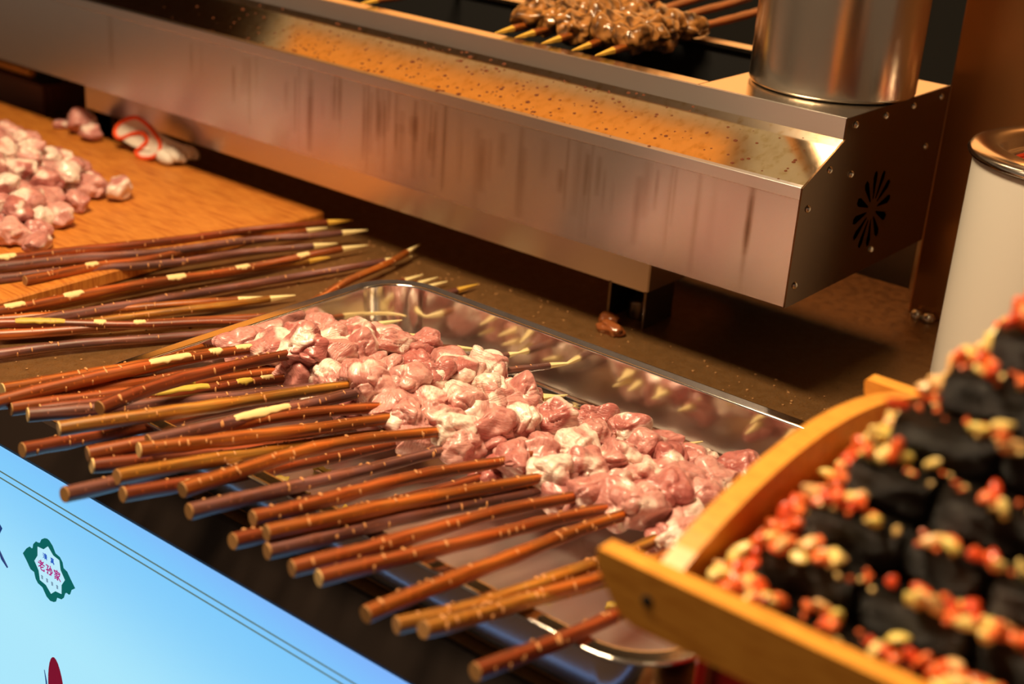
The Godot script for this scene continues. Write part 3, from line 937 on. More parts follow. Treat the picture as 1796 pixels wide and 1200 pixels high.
func build_board() -> void:
	var g := Geo.new()
	var o: MeshInstance3D
	prism(g, rounded(PackedVector2Array([Vector2(-1.26, -0.345), Vector2(-0.557, -0.352), Vector2(-0.552, 0.135), Vector2(-1.26, 0.14)]), 0.006, 4), 0.001, 0.016, "y", Color.WHITE, 0.002)
	o = put("cutting_board", g.mesh(), M.board)
	tag(o, "worn orange-brown wooden cutting board at the left under the diced meat", "cutting board")
	# dark wooden crate behind the board with two pale sticks on it
	var t := thing("wooden_crate", "low dark brown wooden crate beyond the cutting board at the far left", "crate", Vector3(-1.40, 0.0, -0.46))
	slab("crate_front", Vector3(-1.62, 0.0005, -0.392), Vector3(-1.185, 0.045, -0.38), M.old_wood, t)
	slab("crate_back", Vector3(-1.62, 0.0005, -0.55), Vector3(-1.185, 0.045, -0.538), M.old_wood, t)
	slab("crate_end", Vector3(-1.197, 0.0005, -0.538), Vector3(-1.185, 0.045, -0.392), M.old_wood, t)
	slab("crate_floor", Vector3(-1.62, 0.0005, -0.538), Vector3(-1.197, 0.008, -0.392), M.old_wood, t)
	var rng := RandomNumberGenerator.new()
	rng.seed = 77
	var i := 0
	for s in [[Vector3(-1.62, 0.052, -0.386), Vector3(-1.236, 0.052, -0.398)], [Vector3(-1.60, 0.052, -0.45), Vector3(-1.28, 0.052, -0.44)]]:
		g = Geo.new()
		sweep(g, PackedVector3Array([s[0], s[0].lerp(s[1], 0.5) + Vector3(0, 0.002, 0), s[1]]), [0.006, 0.0065, 0.006], 10)
		o = put("crate_stick", g.mesh(), M.timber)
		tag(o, ["orange-lit wooden stick laid along the front edge of the dark crate", "wooden stick laid over the dark crate behind the front stick"][i], "stick")
		i += 1
	build_glove()
	# diced meat
	var dice := []
	dice.append_array(make_lumps(500, 8, 3, -0.1, 0.11))
	dice.append_array(make_lumps(520, 6, 3, 0.22, 0.09))
	dice.append_array(make_lumps(540, 3, 3, 0.55, 0.09))
	rng.seed = 1234
	var heap := PackedVector2Array([Vector2(-0.735, 0.03), Vector2(-0.665, -0.005), Vector2(-0.668, -0.05), Vector2(-0.712, -0.095), Vector2(-0.735, -0.13), Vector2(-0.775, -0.19), Vector2(-0.86, -0.215), Vector2(-1.0, -0.225), Vector2(-1.16, -0.25), Vector2(-1.13, -0.17), Vector2(-0.79, 0.045)])
	var spots := []
	for layer in 3:
		var poly := heap
		if layer > 0:
			var got := Geometry2D.offset_polygon(heap, -0.03 * layer)
			if got.is_empty(): continue
			poly = got[0]
		var gap: float = [0.027, 0.030, 0.034][layer]
		var mine := []
		for n in 2600:
			var p := Vector2(rng.randf_range(-1.13, -0.63), rng.randf_range(-0.25, 0.04))
			if not Geometry2D.is_point_in_polygon(p, poly): continue
			var ok := true
			for q in mine:
				if q.distance_to(p) < gap:
					ok = false
					break
			if ok: mine.append(p)
		for p in mine: spots.append([p, layer])
	var k := 0
	for s in spots:
		var p: Vector2 = s[0]
		var r := rng.randf_range(0.0145, 0.0195)
		o = put("meat_dice", dice[rng.randi() % dice.size()], M.meat)
		var b := Basis(Vector3(rng.randfn(), rng.randfn(), rng.randfn()).normalized(), rng.randf() * TAU)
		o.transform = Transform3D(Basis.from_scale(Vector3(r * 1.15, r * 0.85, r * rng.randf_range(0.85, 1.3))) * b, Vector3(p.x, 0.016 + r * 0.74 + s[1] * 0.0185, p.y))
		var side := "near the bare skewers" if p.y > -0.06 else "on the right flank" if p.x > -0.84 else "at the far left"
		tag(o, "raw meat dice %s of the board's heap, %s" % [["at the foot", "halfway up the side", "on the crown"][s[1]], side], "meat piece", "raw diced meat heaped on the cutting board")
		k += 1
	# pieces that stand apart
	for d in [[Vector3(-0.748, 0.031, -0.190), Vector3(0.017, 0.015, 0.017), 541, "pale fatty meat cube at the right edge of the heap on the board"], [Vector3(-0.652, 0.026, -0.012), Vector3(0.012, 0.011, 0.028), 502, "long pink meat strip poking out nearest the bare skewers"],
		[Vector3(-1.02, 0.032, -0.328), Vector3(0.022, 0.018, 0.018), 504, "dark pink meat lump at the far edge of the board left of the glove"], [Vector3(-0.985, 0.028, -0.320), Vector3(0.017, 0.013, 0.014), 523, "small pink meat lump touching the orange hem of the glove"], [Vector3(-1.062, 0.022, -0.325), Vector3(0.013, 0.007, 0.011), 506, "thin meat scrap at the far edge of the board"]]:
		o = put("meat_dice", lump(d[2], 3, Vector3.ONE, 6, 0.09, lean(0.5 if d[2] == 541 else 0.0, 0.5)), M.meat)
		o.transform = Transform3D(Basis(Vector3.UP, 0.5) * Basis.from_scale(d[1]), d[0])
		tag(o, d[3], "meat piece")

func build_glove() -> void:
	# a knitted work glove, cuff to the left, folded over on itself
	var t := thing("glove", "crumpled white knitted glove with an orange cuff hem at the board's far edge", "glove", Vector3(-0.89, 0.016, -0.352))
	# the hem of the cuff, folded over on itself
	var hem0 := PackedVector3Array()
	for p in [[-0.0101, 0.0479, 0.0181], [-0.0274, 0.0426, 0.0220], [-0.0403, 0.0313, 0.0276], [-0.0406, 0.0208, 0.0316], [-0.0284, 0.0172, 0.0316], [-0.0105, 0.0265, 0.0262], [0.0069, 0.0312, 0.0226], [0.0189, 0.0247, 0.0237], [0.0132, 0.0148, 0.0281], [0.0049, 0.0058, 0.0323], [0.0167, 0.0012, 0.0332], [0.0358, 0.0052, 0.0292], [0.0446, 0.0150, 0.0246], [0.0415, 0.0261, 0.0208], [0.0261, 0.0363, 0.0186], [0.0071, 0.0445, 0.0175]]:
		hem0.append(Vector3(p[0], p[1], p[2]))
	var n := 64
	var c0 := Vector3(0.012, 0.027, 0.024)
	var ring := func(k: float, grow: float) -> PackedVector3Array:
		var out := PackedVector3Array()
		var w := hem0.size()
		for i in n:
			var f := i / float(n) * w
			var i0 := int(f)
			var m := hem0[i0 % w].cubic_interpolate(hem0[(i0 + 1) % w], hem0[(i0 + w - 1) % w], hem0[(i0 + 2) % w], f - i0)
			var a := TAU * f / w + PI / 2 + 0.3
			var e := Vector3(0.064 + 0.006 * cos(a), 0.0105 + 0.0115 * sin(a), 0.006 + 0.018 * -cos(a))
			var q := m.lerp(e, smoothstep(0.0, 1.0, k) * 0.55 + k * 0.45)
			var c := c0.lerp(Vector3(0.064, 0.0105, 0.006), k)
			q = c + (q - c) * grow
			q += Vector3(0, sin(a * 4.0 + k * 11.0), cos(a * 3.0 - k * 9.0)) * 0.0016 * sin(PI * clampf(k, 0, 1))
			q.y = maxf(q.y, 0.0006)
			out.append(q)
		return out
	var g := Geo.new()
	loft(g, [ring.call(0.10, 0.62), ring.call(0.03, 0.86), ring.call(0.0, 0.95), ring.call(0.0, 1.0), ring.call(0.08, 1.05), ring.call(0.2, 1.08), ring.call(0.35, 1.06), ring.call(0.5, 1.08), ring.call(0.65, 1.02), ring.call(0.8, 1.05), ring.call(0.95, 0.95), ring.call(1.02, 0.7), ring.call(1.05, 0.35)])
	put("glove_body", g.mesh(), M.cotton, t)
	g = Geo.new()
	var hem: PackedVector3Array = ring.call(0.0, 1.0)
	hem.append(hem[0])
	hem.append(hem[1])
	var rr := []
	for i in hem.size():
		hem[i] += Vector3(0.0003, 0.0008, 0.001)
		rr.append(0.0026)
	sweep(g, hem, rr, 8)
	put("cuff_hem", g.mesh(), M.orange_yarn, t)
	for f in 4:
		g = Geo.new()
		var b := Vector3(0.052, 0.010 + 0.003 * (f % 2), -0.010 + f * 0.0095)
		sweep(g, PackedVector3Array([b, b + Vector3(0.012, 0.003, -0.001), b + Vector3(0.021, 0.0, 0.001 * f - 0.001), b + Vector3(0.026, -0.004, 0.001 * f - 0.002)]), [0.0085, 0.0085, 0.0075, 0.003], 12)
		put("glove_finger", g.mesh(), M.cotton, t)
	g = Geo.new()
	sweep(g, PackedVector3Array([Vector3(0.042, 0.012, 0.020), Vector3(0.055, 0.009, 0.026), Vector3(0.066, 0.0085, 0.026), Vector3(0.072, 0.008, 0.024)]), [0.0085, 0.0085, 0.007, 0.003], 12)
	put("glove_thumb", g.mesh(), M.cotton, t)

func rrect(hx: float, hz: float, r: float, y: float, n := 10) -> PackedVector3Array:
	var out := PackedVector3Array()
	for q in 4:
		var c := Vector2([hx - r, -hx + r, -hx + r, hx - r][q], [hz - r, hz - r, -hz + r, -hz + r][q])
		for i in n + 1:
			var a := PI / 2 * (q + i / float(n))
			out.append(Vector3(c.x + cos(a) * r, y, c.y + sin(a) * r))
	return out

func build_tray() -> void:
	var t := thing("baking_tray", "deep rectangular stainless steel tray holding the raw meat skewers", "tray", Vector3(0.013, 0.0006, 0.0165))
	var g := Geo.new()
	# inside, from the floor up to the rim
	var rings := []
	for p in [[0.05, 0.03, 0.002, 0.002], [0.262, 0.164, 0.034, 0.002], [0.264, 0.166, 0.036, 0.0021], [0.2685, 0.1705, 0.039, 0.003], [0.2725, 0.1745, 0.041, 0.0058], [0.2745, 0.1765, 0.043, 0.0105], [0.2798, 0.1818, 0.0465, 0.0500], [0.2804, 0.1824, 0.047, 0.0556], [0.2807, 0.1827, 0.0472, 0.0568], [0.2814, 0.1834, 0.048, 0.0574], [0.2822, 0.1842, 0.0485, 0.0576], [0.2832, 0.1852, 0.049, 0.0576], [0.2920, 0.1940, 0.056, 0.0576], [0.2930, 0.1950, 0.057, 0.0575], [0.2936, 0.1956, 0.0575, 0.0570], [0.294, 0.196, 0.058, 0.0560],
		[0.294, 0.196, 0.058, 0.0550], [0.2925, 0.1945, 0.057, 0.0556], [0.285, 0.187, 0.05, 0.0562], [0.2822, 0.1842, 0.0488, 0.0548], [0.2762, 0.1782, 0.045, 0.0105], [0.27, 0.172, 0.042, 0.002], [0.262, 0.164, 0.036, 0.0002], [0.05, 0.03, 0.002, 0.0002]]:
		rings.append(rrect(p[0], p[1], p[2], p[3]))
	loft(g, rings)
	put("tray_pan", g.mesh(), M.tray, t)
	g = Geo.new()
	prism(g, PackedVector2Array(Array(rrect(0.266, 0.168, 0.037, 0.0)).map(func(p): return Vector2(p.x, p.z))), 0.0021, 0.0028, "y")
	put("scratched_floor", g.mesh(), M.tray_floor, t)
	# bark shavings on the tray floor
	var rng := RandomNumberGenerator.new()
	rng.seed = 15
	var where := ["behind the fifteenth butt", "under the middle skewers", "left of the front middle", "between two skewer sticks at the front", "near the tray's right front corner", "under the sticks by the wooden rail"]
	var k := 0
	for p in [Vector2(-0.110, 0.135), Vector2(-0.078, 0.138), Vector2(-0.094, 0.100), Vector2(-0.032, 0.136), Vector2(0.150, 0.118), Vector2(0.196, 0.094)]:
		g = Geo.new()
		var len := rng.randf_range(0.006, 0.014)
		var v := PackedVector3Array()
		var idx := PackedInt32Array()
		for i in 7:
			for j in 4:
				var x := (i / 6.0 - 0.5) * len * 2.0
				var z := (j / 3.0 - 0.5) * len * rng.randf_range(0.7, 0.9)
				v.append(Vector3(x, 0.004 + 0.003 * pow(j / 1.5 - 1.0, 2.0) + 0.0015 * sin(i), z))
		for i in 7:
			for j in 4: v.append(v[i * 4 + j] + Vector3(0, -0.0006, 0))
		for i in 6:
			for j in 3:
				var a := i * 4 + j
				idx.append_array([a, a + 4, a + 1, a + 1, a + 4, a + 5, a + 28, a + 29, a + 32, a + 29, a + 33, a + 32])
		g.body(v, idx, PackedVector2Array(), PackedColorArray(), true)
		var o := put("bark_shaving", g.mesh(), M.peeled_olive)
		o.position = Vector3(p.x, 0.0, p.y)
		o.rotation.y = rng.randf_range(-0.9, 0.9)
		tag(o, "pale yellow bark shaving on the tray floor " + where[k], "shaving", "bark shavings in the tray")
		k += 1

var flesh := []

func skewer(called: String, label: String, group: String, b: Vector3, e: Vector3, tip: Vector3, bark: int, seed_: int, o := {}) -> Node3D:
	var rng := RandomNumberGenerator.new()
	rng.seed = seed_
	var base := Vector3(e.x, o.get("ground", 0.0), e.z)
	var t := thing(called, label, "skewer", base, group)
	var pts := bend(b - base, e - base, tip - base, 26, rng, o.get("wobble", 0.0022))
	branch(t, pts, o.get("r0", 0.0060), o.get("r1", 0.0031), bark, rng, o)
	var z0: float = o.get("from", 0.0)
	var z1: float = o.get("to", 0.0)
	var count: int = o.get("chunks", 0)
	var list: Array = o.get("lumps", flesh)
	var fr := frames(pts)
	for i in count:
		var z := lerpf(z0, z1, (i + 0.5) / count) - base.z
		var at := 0
		for j in pts.size():
			if absf(pts[j].z - z) < absf(pts[at].z - z): at = j
		var f: Array = fr[at]
		var pitch := absf(z1 - z0) / count
		var size: Vector3 = Vector3(rng.randf_range(0.0155, 0.023), rng.randf_range(0.0145, 0.020), pitch * rng.randf_range(0.58, 0.84)) * o.get("fat", 1.0)
		var m := put("meat_chunk", list[rng.randi() % list.size()], o.get("mat", M.meat), t)
		var turn := Basis(Vector3(rng.randfn(), rng.randfn(), rng.randfn()).normalized(), rng.randf() * TAU)
		var c: Vector3 = f[0]
		c += f[2] * rng.randf_range(-0.003, 0.004) + f[3] * rng.randf_range(-0.004, 0.004)
		m.transform = Transform3D(Basis(f[3], f[2], f[1]) * Basis.from_scale(size) * turn, Vector3(c.x, maxf(c.y, size.y * 0.75 + 0.003 - o.get("ground", 0.0) * 0.0), z))
	return t

func build_raw_skewers() -> void:
	flesh.append_array(make_lumps(100, 13, 4, -0.12, 0.14))
	flesh.append_array(make_lumps(130, 7, 4, 0.16, 0.14))
	flesh.append_array(make_lumps(160, 5, 4, 0.5, 0.13))
	# butt, where it meets the meat, point, bark, more
	var list := [
		[Vector3(-0.281, 0.066, 0.267), Vector3(-0.254, 0.050, 0.065), Vector3(-0.238, 0.026, -0.147), 4, {"pale_cut": true}],
		[Vector3(-0.266, 0.068, 0.299), Vector3(-0.202, 0.052, 0.063), Vector3(-0.186, 0.024, -0.115), 0, {}],
		[Vector3(-0.251, 0.074, 0.295), Vector3(-0.215, 0.066, 0.075), Vector3(-0.182, 0.034, -0.123), 0, {"peel": [[0.30, 0.40, 0.3, 0.9, false], [0.44, 0.47, 0.2, 1.1, false], [0.5, 0.54, 0.3, 0.8, false]]}],
		[Vector3(-0.245, 0.068, 0.283), Vector3(-0.192, 0.050, 0.070), Vector3(-0.158, 0.030, -0.122), 0, {"peel": [[0.24, 0.36, 0.5, 0.8, true]]}],
		[Vector3(-0.235, 0.064, 0.265), Vector3(-0.172, 0.048, 0.062), Vector3(-0.130, 0.024, -0.122), 1, {"peel": [[0.40, 0.44, 0.4, 1.0, true], [0.46, 0.49, 0.0, 0.8, false], [0.2, 0.34, 0.2, 0.9, true]]}],
		[Vector3(-0.227, 0.068, 0.280), Vector3(-0.147, 0.050, 0.064), Vector3(-0.101, 0.030, -0.166), 2, {"pale_cut": true}],
		[Vector3(-0.191, 0.062, 0.309), Vector3(-0.165, 0.038, 0.063), Vector3(-0.151, 0.024, -0.122), 1, {}],
		[Vector3(-0.177, 0.082, 0.251), Vector3(-0.173, 0.072, 0.064), Vector3(-0.121, 0.034, -0.136), 1, {}],
		[Vector3(-0.175, 0.078, 0.288), Vector3(-0.108, 0.068, 0.086), Vector3(-0.059, 0.040, -0.122), 3, {"pale_cut": true}],
		[Vector3(-0.141, 0.070, 0.288), Vector3(-0.062, 0.056, 0.037), Vector3(-0.013, 0.030, -0.118), 0, {}],
		[Vector3(-0.134, 0.064, 0.290), Vector3(-0.054, 0.040, 0.060), Vector3(-0.001, 0.024, -0.119), 1, {"pale_cut": true}],
		[Vector3(-0.121, 0.074, 0.250), Vector3(-0.088, 0.064, 0.061), Vector3(-0.043, 0.036, -0.174), 2, {"peel": [[0.16, 0.28, 0.5, 0.9, false]]}],
		[Vector3(-0.112, 0.076, 0.265), Vector3(-0.050, 0.054, 0.055), Vector3(-0.013, 0.030, -0.122), 4, {"pale_cut": true}],
		[Vector3(-0.106, 0.068, 0.332), Vector3(-0.102, 0.036, 0.070), Vector3(-0.100, 0.024, -0.122), 2, {}],
		[Vector3(-0.099, 0.070, 0.294), Vector3(-0.048, 0.042, 0.060), Vector3(0.029, 0.026, -0.116), 3, {}],
		[Vector3(-0.082, 0.066, 0.302), Vector3(-0.041, 0.040, 0.073), Vector3(-0.016, 0.024, -0.122), 1, {"peel": [[0.10, 0.22, 0.9, 0.7, false]]}],
		[Vector3(-0.045, 0.076, 0.280), Vector3(-0.011, 0.062, 0.074), Vector3(0.062, 0.034, -0.099), 4, {}],
		[Vector3(-0.027, 0.070, 0.289), Vector3(0.005, 0.050, 0.077), Vector3(0.027, 0.026, -0.122), 2, {}],
		[Vector3(0.012, 0.072, 0.267), Vector3(0.054, 0.058, 0.070), Vector3(0.091, 0.040, -0.098), 0, {}],
		[Vector3(0.015, 0.064, 0.287), Vector3(0.038, 0.040, 0.088), Vector3(0.056, 0.024, -0.122), 1, {}],
		[Vector3(0.040, 0.078, 0.280), Vector3(0.089, 0.062, 0.090), Vector3(0.128, 0.036, -0.122), 4, {}],
		[Vector3(0.045, 0.068, 0.284), Vector3(0.095, 0.050, 0.066), Vector3(0.126, 0.026, -0.122), 2, {}],
		[Vector3(0.076, 0.072, 0.291), Vector3(0.130, 0.058, 0.065), Vector3(0.162, 0.034, -0.122), 0, {}],
		[Vector3(0.096, 0.072, 0.287), Vector3(0.155, 0.058, 0.072), Vector3(0.194, 0.030, -0.122), 0, {"pale_cut": true}],
		[Vector3(0.147, 0.074, 0.297), Vector3(0.176, 0.060, 0.062), Vector3(0.193, 0.032, -0.122), 4, {}],
		[Vector3(0.164, 0.070, 0.288), Vector3(0.200, 0.052, 0.066), Vector3(0.159, 0.028, -0.117), 3, {}],
		[Vector3(0.179, 0.068, 0.272), Vector3(0.219, 0.050, 0.077), Vector3(0.249, 0.026, -0.122), 4, {}],
		[Vector3(0.188, 0.080, 0.291), Vector3(0.213, 0.044, 0.077), Vector3(0.230, 0.024, -0.122), 3, {}]]
	var bark_name := ["red-brown", "dark red-brown", "grey-purple", "olive-orange", "orange-brown"]
	for i in list.size():
		var d: Array = list[i]
		var o: Dictionary = d[4]
		o.merge({"from": 0.064, "to": -0.088, "chunks": 5, "ground": 0.0})
		var label := "raw meat skewer, %s branch, %s stick end from the tray's left" % [bark_name[d[3]], ORD[i]]
		skewer("meat_skewer", label, "raw meat skewers side by side in the tray", d[0], d[1], d[2], d[3], 900 + i, o)
	# the lone one at the right end, leaving under the wooden tray
	skewer("meat_skewer", "blurred dark red skewer stick lying apart at the tray's right front corner", "raw meat skewers side by side in the tray", Vector3(0.228, 0.070, 0.290), Vector3(0.244, 0.058, 0.169), Vector3(0.258, 0.020, -0.10), 1, 990, {"from": 0.03, "to": -0.085, "chunks": 4, "peel": [[0.34, 0.42, 0.4, 0.9, false]]})

func build_bare_skewers() -> void:
	# [butt, tip, bark, sag, options]
	var list := [
		[Vector3(-0.636, 0.024, 0.049), Vector3(-0.513, 0.016, -0.354), 1, {"yellow_tip": true, "peel": [[0.0, 0.05, 0.3, 1.0, false]]}],
		[Vector3(-0.620, 0.024, 0.062), Vector3(-0.475, 0.016, -0.341), 2, {}],
		[Vector3(-0.600, 0.021, 0.081), Vector3(-0.480, 0.008, -0.296), 2, {}],
		[Vector3(-0.575, 0.021, 0.055), Vector3(-0.520, 0.012, -0.318), 0, {"peel": [[0.18, 0.22, 0.2, 0.8, false]]}],
		[Vector3(-0.528, 0.018, 0.121), Vector3(-0.449, 0.010, -0.314), 0, {"pale_cut": true, "peel": [[0.02, 0.07, 0.2, 1.0, false], [0.16, 0.21, 0.3, 1.0, false], [0.42, 0.47, 0.3, 1.2, false], [0.60, 0.64, 0.2, 1.1, false], [0.78, 0.82, 0.3, 1.3, false]]}],
		[Vector3(-0.505, 0.012, 0.125), Vector3(-0.393, 0.008, -0.330), 2, {}],
		[Vector3(-0.545, 0.008, 0.085), Vector3(-0.455, 0.006, -0.260), 3, {"yellow_tip": true}],
		[Vector3(-0.545, 0.010, 0.160), Vector3(-0.398, 0.010, -0.122), 4, {}],
		[Vector3(-0.520, 0.008, 0.190), Vector3(-0.390, 0.008, -0.146), 3, {}],
		[Vector3(-0.560, 0.020, 0.222), Vector3(-0.322, 0.008, -0.110), 1, {"peel": [[0.30, 0.41, 0.5, 0.9, true], [0.47, 0.50, 0.3, 1.0, false], [0.56, 0.59, 0.2, 0.9, false]]}],
		[Vector3(-0.500, 0.008, 0.252), Vector3(-0.335, 0.006, -0.100), 2, {}],
		[Vector3(-0.535, 0.010, 0.205), Vector3(-0.340, 0.008, -0.130), 0, {}],
		[Vector3(-0.338, 0.008, 0.045), Vector3(-0.404, 0.014, -0.356), 4, {"sag": 0.012}],
		[Vector3(-0.352, 0.006, 0.090), Vector3(-0.347, 0.006, -0.299), 1, {}],
		[Vector3(-0.340, 0.007, 0.110), Vector3(-0.329, 0.007, -0.303), 0, {}],
		[Vector3(-0.328, 0.006, 0.100), Vector3(-0.315, 0.006, -0.304), 2, {}],
		[Vector3(-0.316, 0.006, 0.085), Vector3(-0.287, 0.006, -0.323), 2, {"yellow_tip": true}]]
	var bark_name := ["red-brown", "dark red-brown", "grey-purple", "olive-orange", "orange-brown"]
	for i in list.size():
		var d: Array = list[i]
		var o: Dictionary = d[3]
		o.merge({"r0": 0.0056, "r1": 0.0036, "buds": 26, "wobble": 0.003, "tip": 0.034})
		var mid: Vector3 = d[0].lerp(d[1], 0.5) + Vector3(o.get("sag", 0.0) - 0.004 + 0.003 * (i % 3), 0, 0)
		skewer("bare_skewer", "bare sharpened %s branch skewer, %s counting from the cutting board towards the tray" % [bark_name[d[2]], ORD[i]], "bare branch skewers between board and tray", d[0], mid, d[1], d[2], 300 + i, o)

func build_grilled() -> void:
	var roast := []
	for i in 8:
		roast.append(lump(700 + i, 3, Vector3.ONE, 7, 0.2, func(p: Vector3, no: FastNoiseLite) -> Color:
			var a := no.get_noise_3dv(p * 1.6)
			return Color(0.13, 0.05, 0.013).lerp(Color(0.42, 0.18, 0.045), clampf(a * 1.6 + 0.4, 0, 1)).lerp(Color(0.03, 0.012, 0.005), clampf(-a * 2.0 - 0.2, 0, 0.9))))
	var x := [-0.326, -0.298, -0.262, -0.222, -0.192]
	var far := [-0.372, -0.340, -0.300, -0.262, -0.215]
	for i in 5:
		skewer("grilled_skewer", "browned meat skewer over the grill opening, %s from the left" % ORD[i], "meat skewers roasting on the grill", Vector3(far[i], 0.292 - 0.003 * i, -0.80), Vector3(lerpf(x[i], far[i], 0.5), 0.276, -0.58), Vector3(x[i], 0.2715, -0.374), 4, 1200 + i,
			{"ground": 0.266, "from": -0.575, "to": -0.432, "chunks": 5, "lumps": roast, "mat": M.roast, "buds": 0, "yellow_tip": true, "r0": 0.005, "r1": 0.0042, "fat": 1.02, "tip": 0.03})
	# one bare stick lying in the far part of the opening
	skewer("grilled_skewer", "thin bare stick laid across the grill opening left of the meat", "", Vector3(-0.56, 0.270, -0.62), Vector3(-0.545, 0.270, -0.50), Vector3(-0.53, 0.2705, -0.376), 4, 1300, {"ground": 0.266, "buds": 0, "r0": 0.004, "r1": 0.0036, "yellow_tip": true})

# height of the heap of fried blocks above a place, layer by layer
func heap_top(x: float, z: float) -> float:
	var top := 0.172
	for k in 9:
		if x >= 0.366 + 0.0132 * k and z <= 0.294 - 0.0166 * k and z >= 0.022 + 0.0102 * k: top = 0.172 + 0.0222 * (k + 1)
	return top

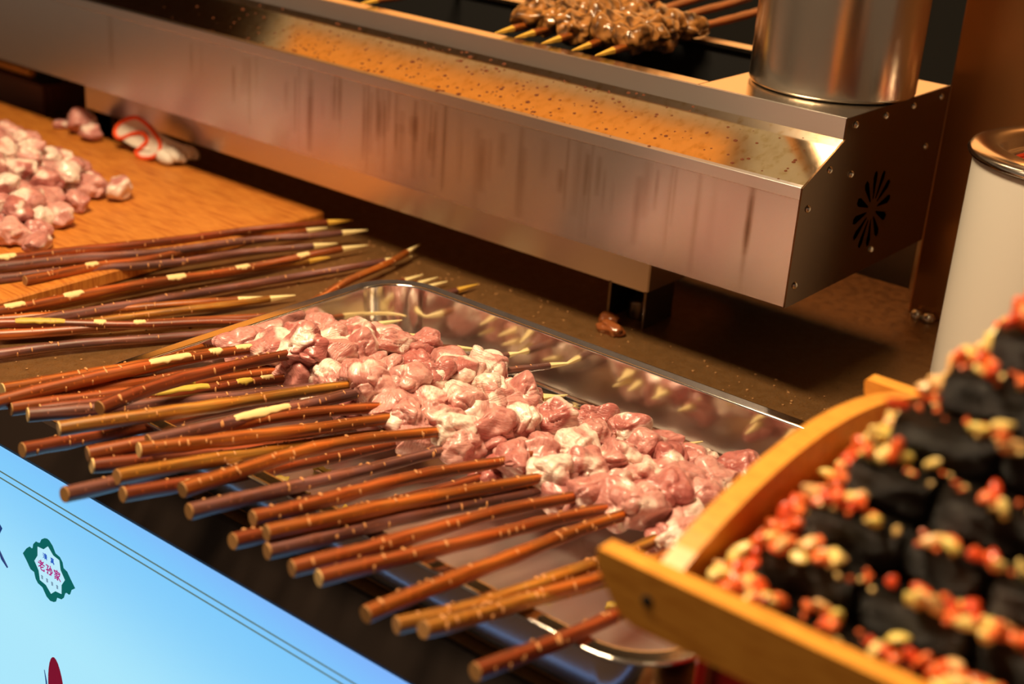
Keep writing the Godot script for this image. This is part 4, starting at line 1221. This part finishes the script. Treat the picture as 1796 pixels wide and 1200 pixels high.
func build_tofu_box() -> void:
	var t := thing("wooden_tray", "yellow wooden serving tray with an arched end board, heaped with black fried blocks", "wooden tray", Vector3(0.55, 0.166, 0.16))
	var far := 0.95
	for s in [[0.300, 0.312], [0.005, 0.017]]:
		var g := Geo.new()
		prism(g, rounded(PackedVector2Array([Vector2(0.315, 0.2), Vector2(0.3165, 0.190), Vector2(0.331, 0.170), Vector2(0.340, 0.166), Vector2(far, 0.166), Vector2(far, 0.2)]), 0.0025), s[0], s[1], "z", Color.WHITE, 0.0016)
		part("side_rail", g, M.timber, t)
	var g := Geo.new()
	var arch := PackedVector2Array()
	for i in 25:
		var k := i / 24.0
		arch.append(Vector2(lerpf(0.2998, 0.0172, k), 0.1995 + 0.0275 * pow(sin(PI * k), 0.8)))
	arch.append(Vector2(0.0172, 0.168))
	arch.append(Vector2(0.2998, 0.168))
	prism(g, arch, 0.345, 0.358, "x", Color.WHITE, 0.0012)
	part("arched_end", g, M.timber, t)
	g = Geo.new()
	box(g, Vector3(0.358, 0.166, 0.0172), Vector3(far, 0.172, 0.2998), 0.0005)
	part("tray_floor", g, M.timber, t)
	for z in [0.3119, 0.0051]:
		g = Geo.new()
		lathe(g, [Vector2(0.0033, -0.001), Vector2(0.0033, 0.0004), Vector2(0.002, 0.0007)], Vector3.ZERO, 16)
		var o := put("dowel_hole", g.mesh(), M.soot, t)
		o.transform = Transform3D(Basis(Vector3.RIGHT, PI / 2 if z > 0.1 else -PI / 2), Vector3(0.3475, 0.1835, z) - t.position)
	# red stand that carries the tray
	t = thing("display_stand", "red lacquered stand under the yellow wooden tray", "stand", Vector3(0.55, 0.0, 0.11))
	slab("stand_body", Vector3(0.312, 0.0005, 0.03), Vector3(0.93, 0.1655, 0.19), M.red_lacquer, t, 0.004)
	slab("stand_highlight", Vector3(0.322, 0.012, 0.1895), Vector3(0.327, 0.158, 0.1925), steel(Color(0.8, 0.4, 0.25), 0.3), t, 0.001)  # bright metal strip standing in for the vertical highlight on the stand
	# blocks
	var rng := RandomNumberGenerator.new()
	rng.seed = 64
	var blocks := []
	for i in 8:
		var no := FastNoiseLite.new()
		no.seed = i + 50
		no.frequency = 1.0
		var s := icosphere(3)
		var v := PackedVector3Array()
		for p: Vector3 in s[0]:
			var e := 7.0
			var q := p / pow(pow(absf(p.x), e) + pow(absf(p.y), e) + pow(absf(p.z), e), 1.0 / e)
			q.y -= 0.10 * maxf(0.0, q.y) * (1.0 - q.x * q.x) * (1.0 - q.z * q.z * 0.6)
			q *= 1.0 + 0.08 * no.get_noise_3dv(p * 1.1) + 0.04 * no.get_noise_3dv(p * 4.0)
			v.append(q)
		g = Geo.new()
		g.body(v, s[1])
		blocks.append(g.mesh())
	var tier := ["bottom", "second", "third", "fourth", "fifth", "sixth", "seventh", "eighth", "top"]
	for k in 9:
		var x0 := 0.366 + 0.0132 * k
		var z1 := 0.294 - 0.0166 * k
		var z0 := 0.022 + 0.0102 * k
		var rows := maxi(1, int((z1 - z0) / 0.0275))
		var pitch := (z1 - z0) / rows
		for r in rows:
			var x := x0 + rng.randf_range(-0.004, 0.006)
			var c := 0
			while x < 0.66:
				var len := rng.randf_range(0.036, 0.056)
				var z := z1 - pitch * (r + 0.5)
				# leave out what lies wholly inside the heap
				if r < 2 or c < 2 or r == rows - 1 or k >= 7:
					var o := put("fried_block", blocks[rng.randi() % 8], M.tofu)
					var b := Basis.from_euler(Vector3(rng.randf_range(-0.16, 0.16), rng.randf_range(-0.2, 0.2), rng.randf_range(-0.12, 0.12)))
					o.transform = Transform3D(b * Basis.from_scale(Vector3(len * 0.48, 0.0114, pitch * 0.48)), Vector3(x + len * 0.5, 0.172 + 0.0222 * k + 0.0114, z + rng.randf_range(-0.002, 0.002)))
					tag(o, "black fried block, %s tier, %s row from rail, %s from arched end" % [tier[k], ORD[r], ORD[c]], "fried block", "black fried blocks heaped in the wooden tray")
				x += len + 0.001
				c += 1
	# chopped chili and garlic in drifts over the blocks
	var bits := []
	for i in 5: bits.append(lump(800 + i, 2, Vector3.ONE, 7, 0.05, func(p, no): return Color.WHITE))
	var n_red := 0
	var n_pale := 0
	var tries := 0
	while n_red + n_pale < 585 and tries < 4000:
		tries += 1
		var c := Vector2(rng.randf_range(0.362, 0.52), rng.randf_range(0.06, 0.296))
		if rng.randf() < 0.16: c = Vector2(rng.randf_range(0.361, 0.376), rng.randf_range(0.05, 0.29))
		elif rng.randf() < 0.12: c = Vector2(rng.randf_range(0.37, 0.47), rng.randf_range(0.285, 0.297))
		var reds := rng.randf() < 0.55
		for j in rng.randi_range(2, 9):
			var p := c + Vector2(rng.randfn(), rng.randfn()) * 0.0095
			if p.x < 0.361 or p.y > 0.297 or p.y < 0.02: continue
			var red := reds if rng.randf() < 0.72 else not reds
			if (n_red if red else n_pale) >= 295: continue
			var o := put("chili_bit" if red else "garlic_bit", bits[rng.randi() % 5], M.chili[rng.randi() % 3] if red else M.garlic[rng.randi() % 3])
			var b := Basis.from_euler(Vector3(rng.randf() * TAU, rng.randf() * TAU, rng.randf() * TAU))
			var r := rng.randf_range(0.0029, 0.0042)
			var y := heap_top(p.x, p.y)
			o.transform = Transform3D(b * Basis.from_scale(Vector3(r * rng.randf_range(1.2, 2.1), r, r * 0.8)), Vector3(p.x, y + r * 0.6 + (j % 3) * 0.002, p.y))
			var zone := "just inside the arched end board" if p.x < 0.374 else "along the front rail of the wooden tray" if p.y > 0.284 else "over the lowest black blocks" if y < 0.22 else "over the middle tiers of black blocks" if y < 0.29 else "over the topmost black blocks"
			if red:
				n_red += 1
				tag(o, "red chopped chili bit strewn " + zone, "chili bit", "chopped chili over the fried blocks")
			else:
				n_pale += 1
				tag(o, "pale yellow chopped garlic bit strewn " + zone, "garlic bit", "chopped garlic over the fried blocks")
	# fine seeds and shreds between the larger bits, past counting
	var mm := MultiMesh.new()
	mm.transform_format = MultiMesh.TRANSFORM_3D
	mm.use_colors = true
	mm.mesh = bits[0]
	mm.instance_count = 520
	for i in 520:
		var p := Vector2(rng.randf_range(0.361, 0.54), rng.randf_range(0.04, 0.297))
		var b := Basis.from_euler(Vector3(rng.randf() * TAU, rng.randf() * TAU, rng.randf() * TAU)) * Basis.from_scale(Vector3(0.0022, 0.0014, 0.0012) * rng.randf_range(0.8, 1.3))
		mm.set_instance_transform(i, Transform3D(b, Vector3(p.x, heap_top(p.x, p.y) + 0.0012, p.y) - Vector3(0.45, 0.25, 0.16)))
		mm.set_instance_color(i, Color(0.80, 0.16, 0.04) if rng.randf() < 0.5 else Color(0.86, 0.60, 0.22))
	var fine := MultiMeshInstance3D.new()
	fine.name = "chili_seeds"
	fine.multimesh = mm
	fine.position = Vector3(0.45, 0.25, 0.16)
	var fm := mat(Color.WHITE, 0.3)
	fm.vertex_color_use_as_albedo = true
	fine.material_override = fm
	add_child(fine)
	tag(fine, "fine chili seeds and garlic shreds scattered over the whole heap of black blocks", "seeds", "", "stuff")
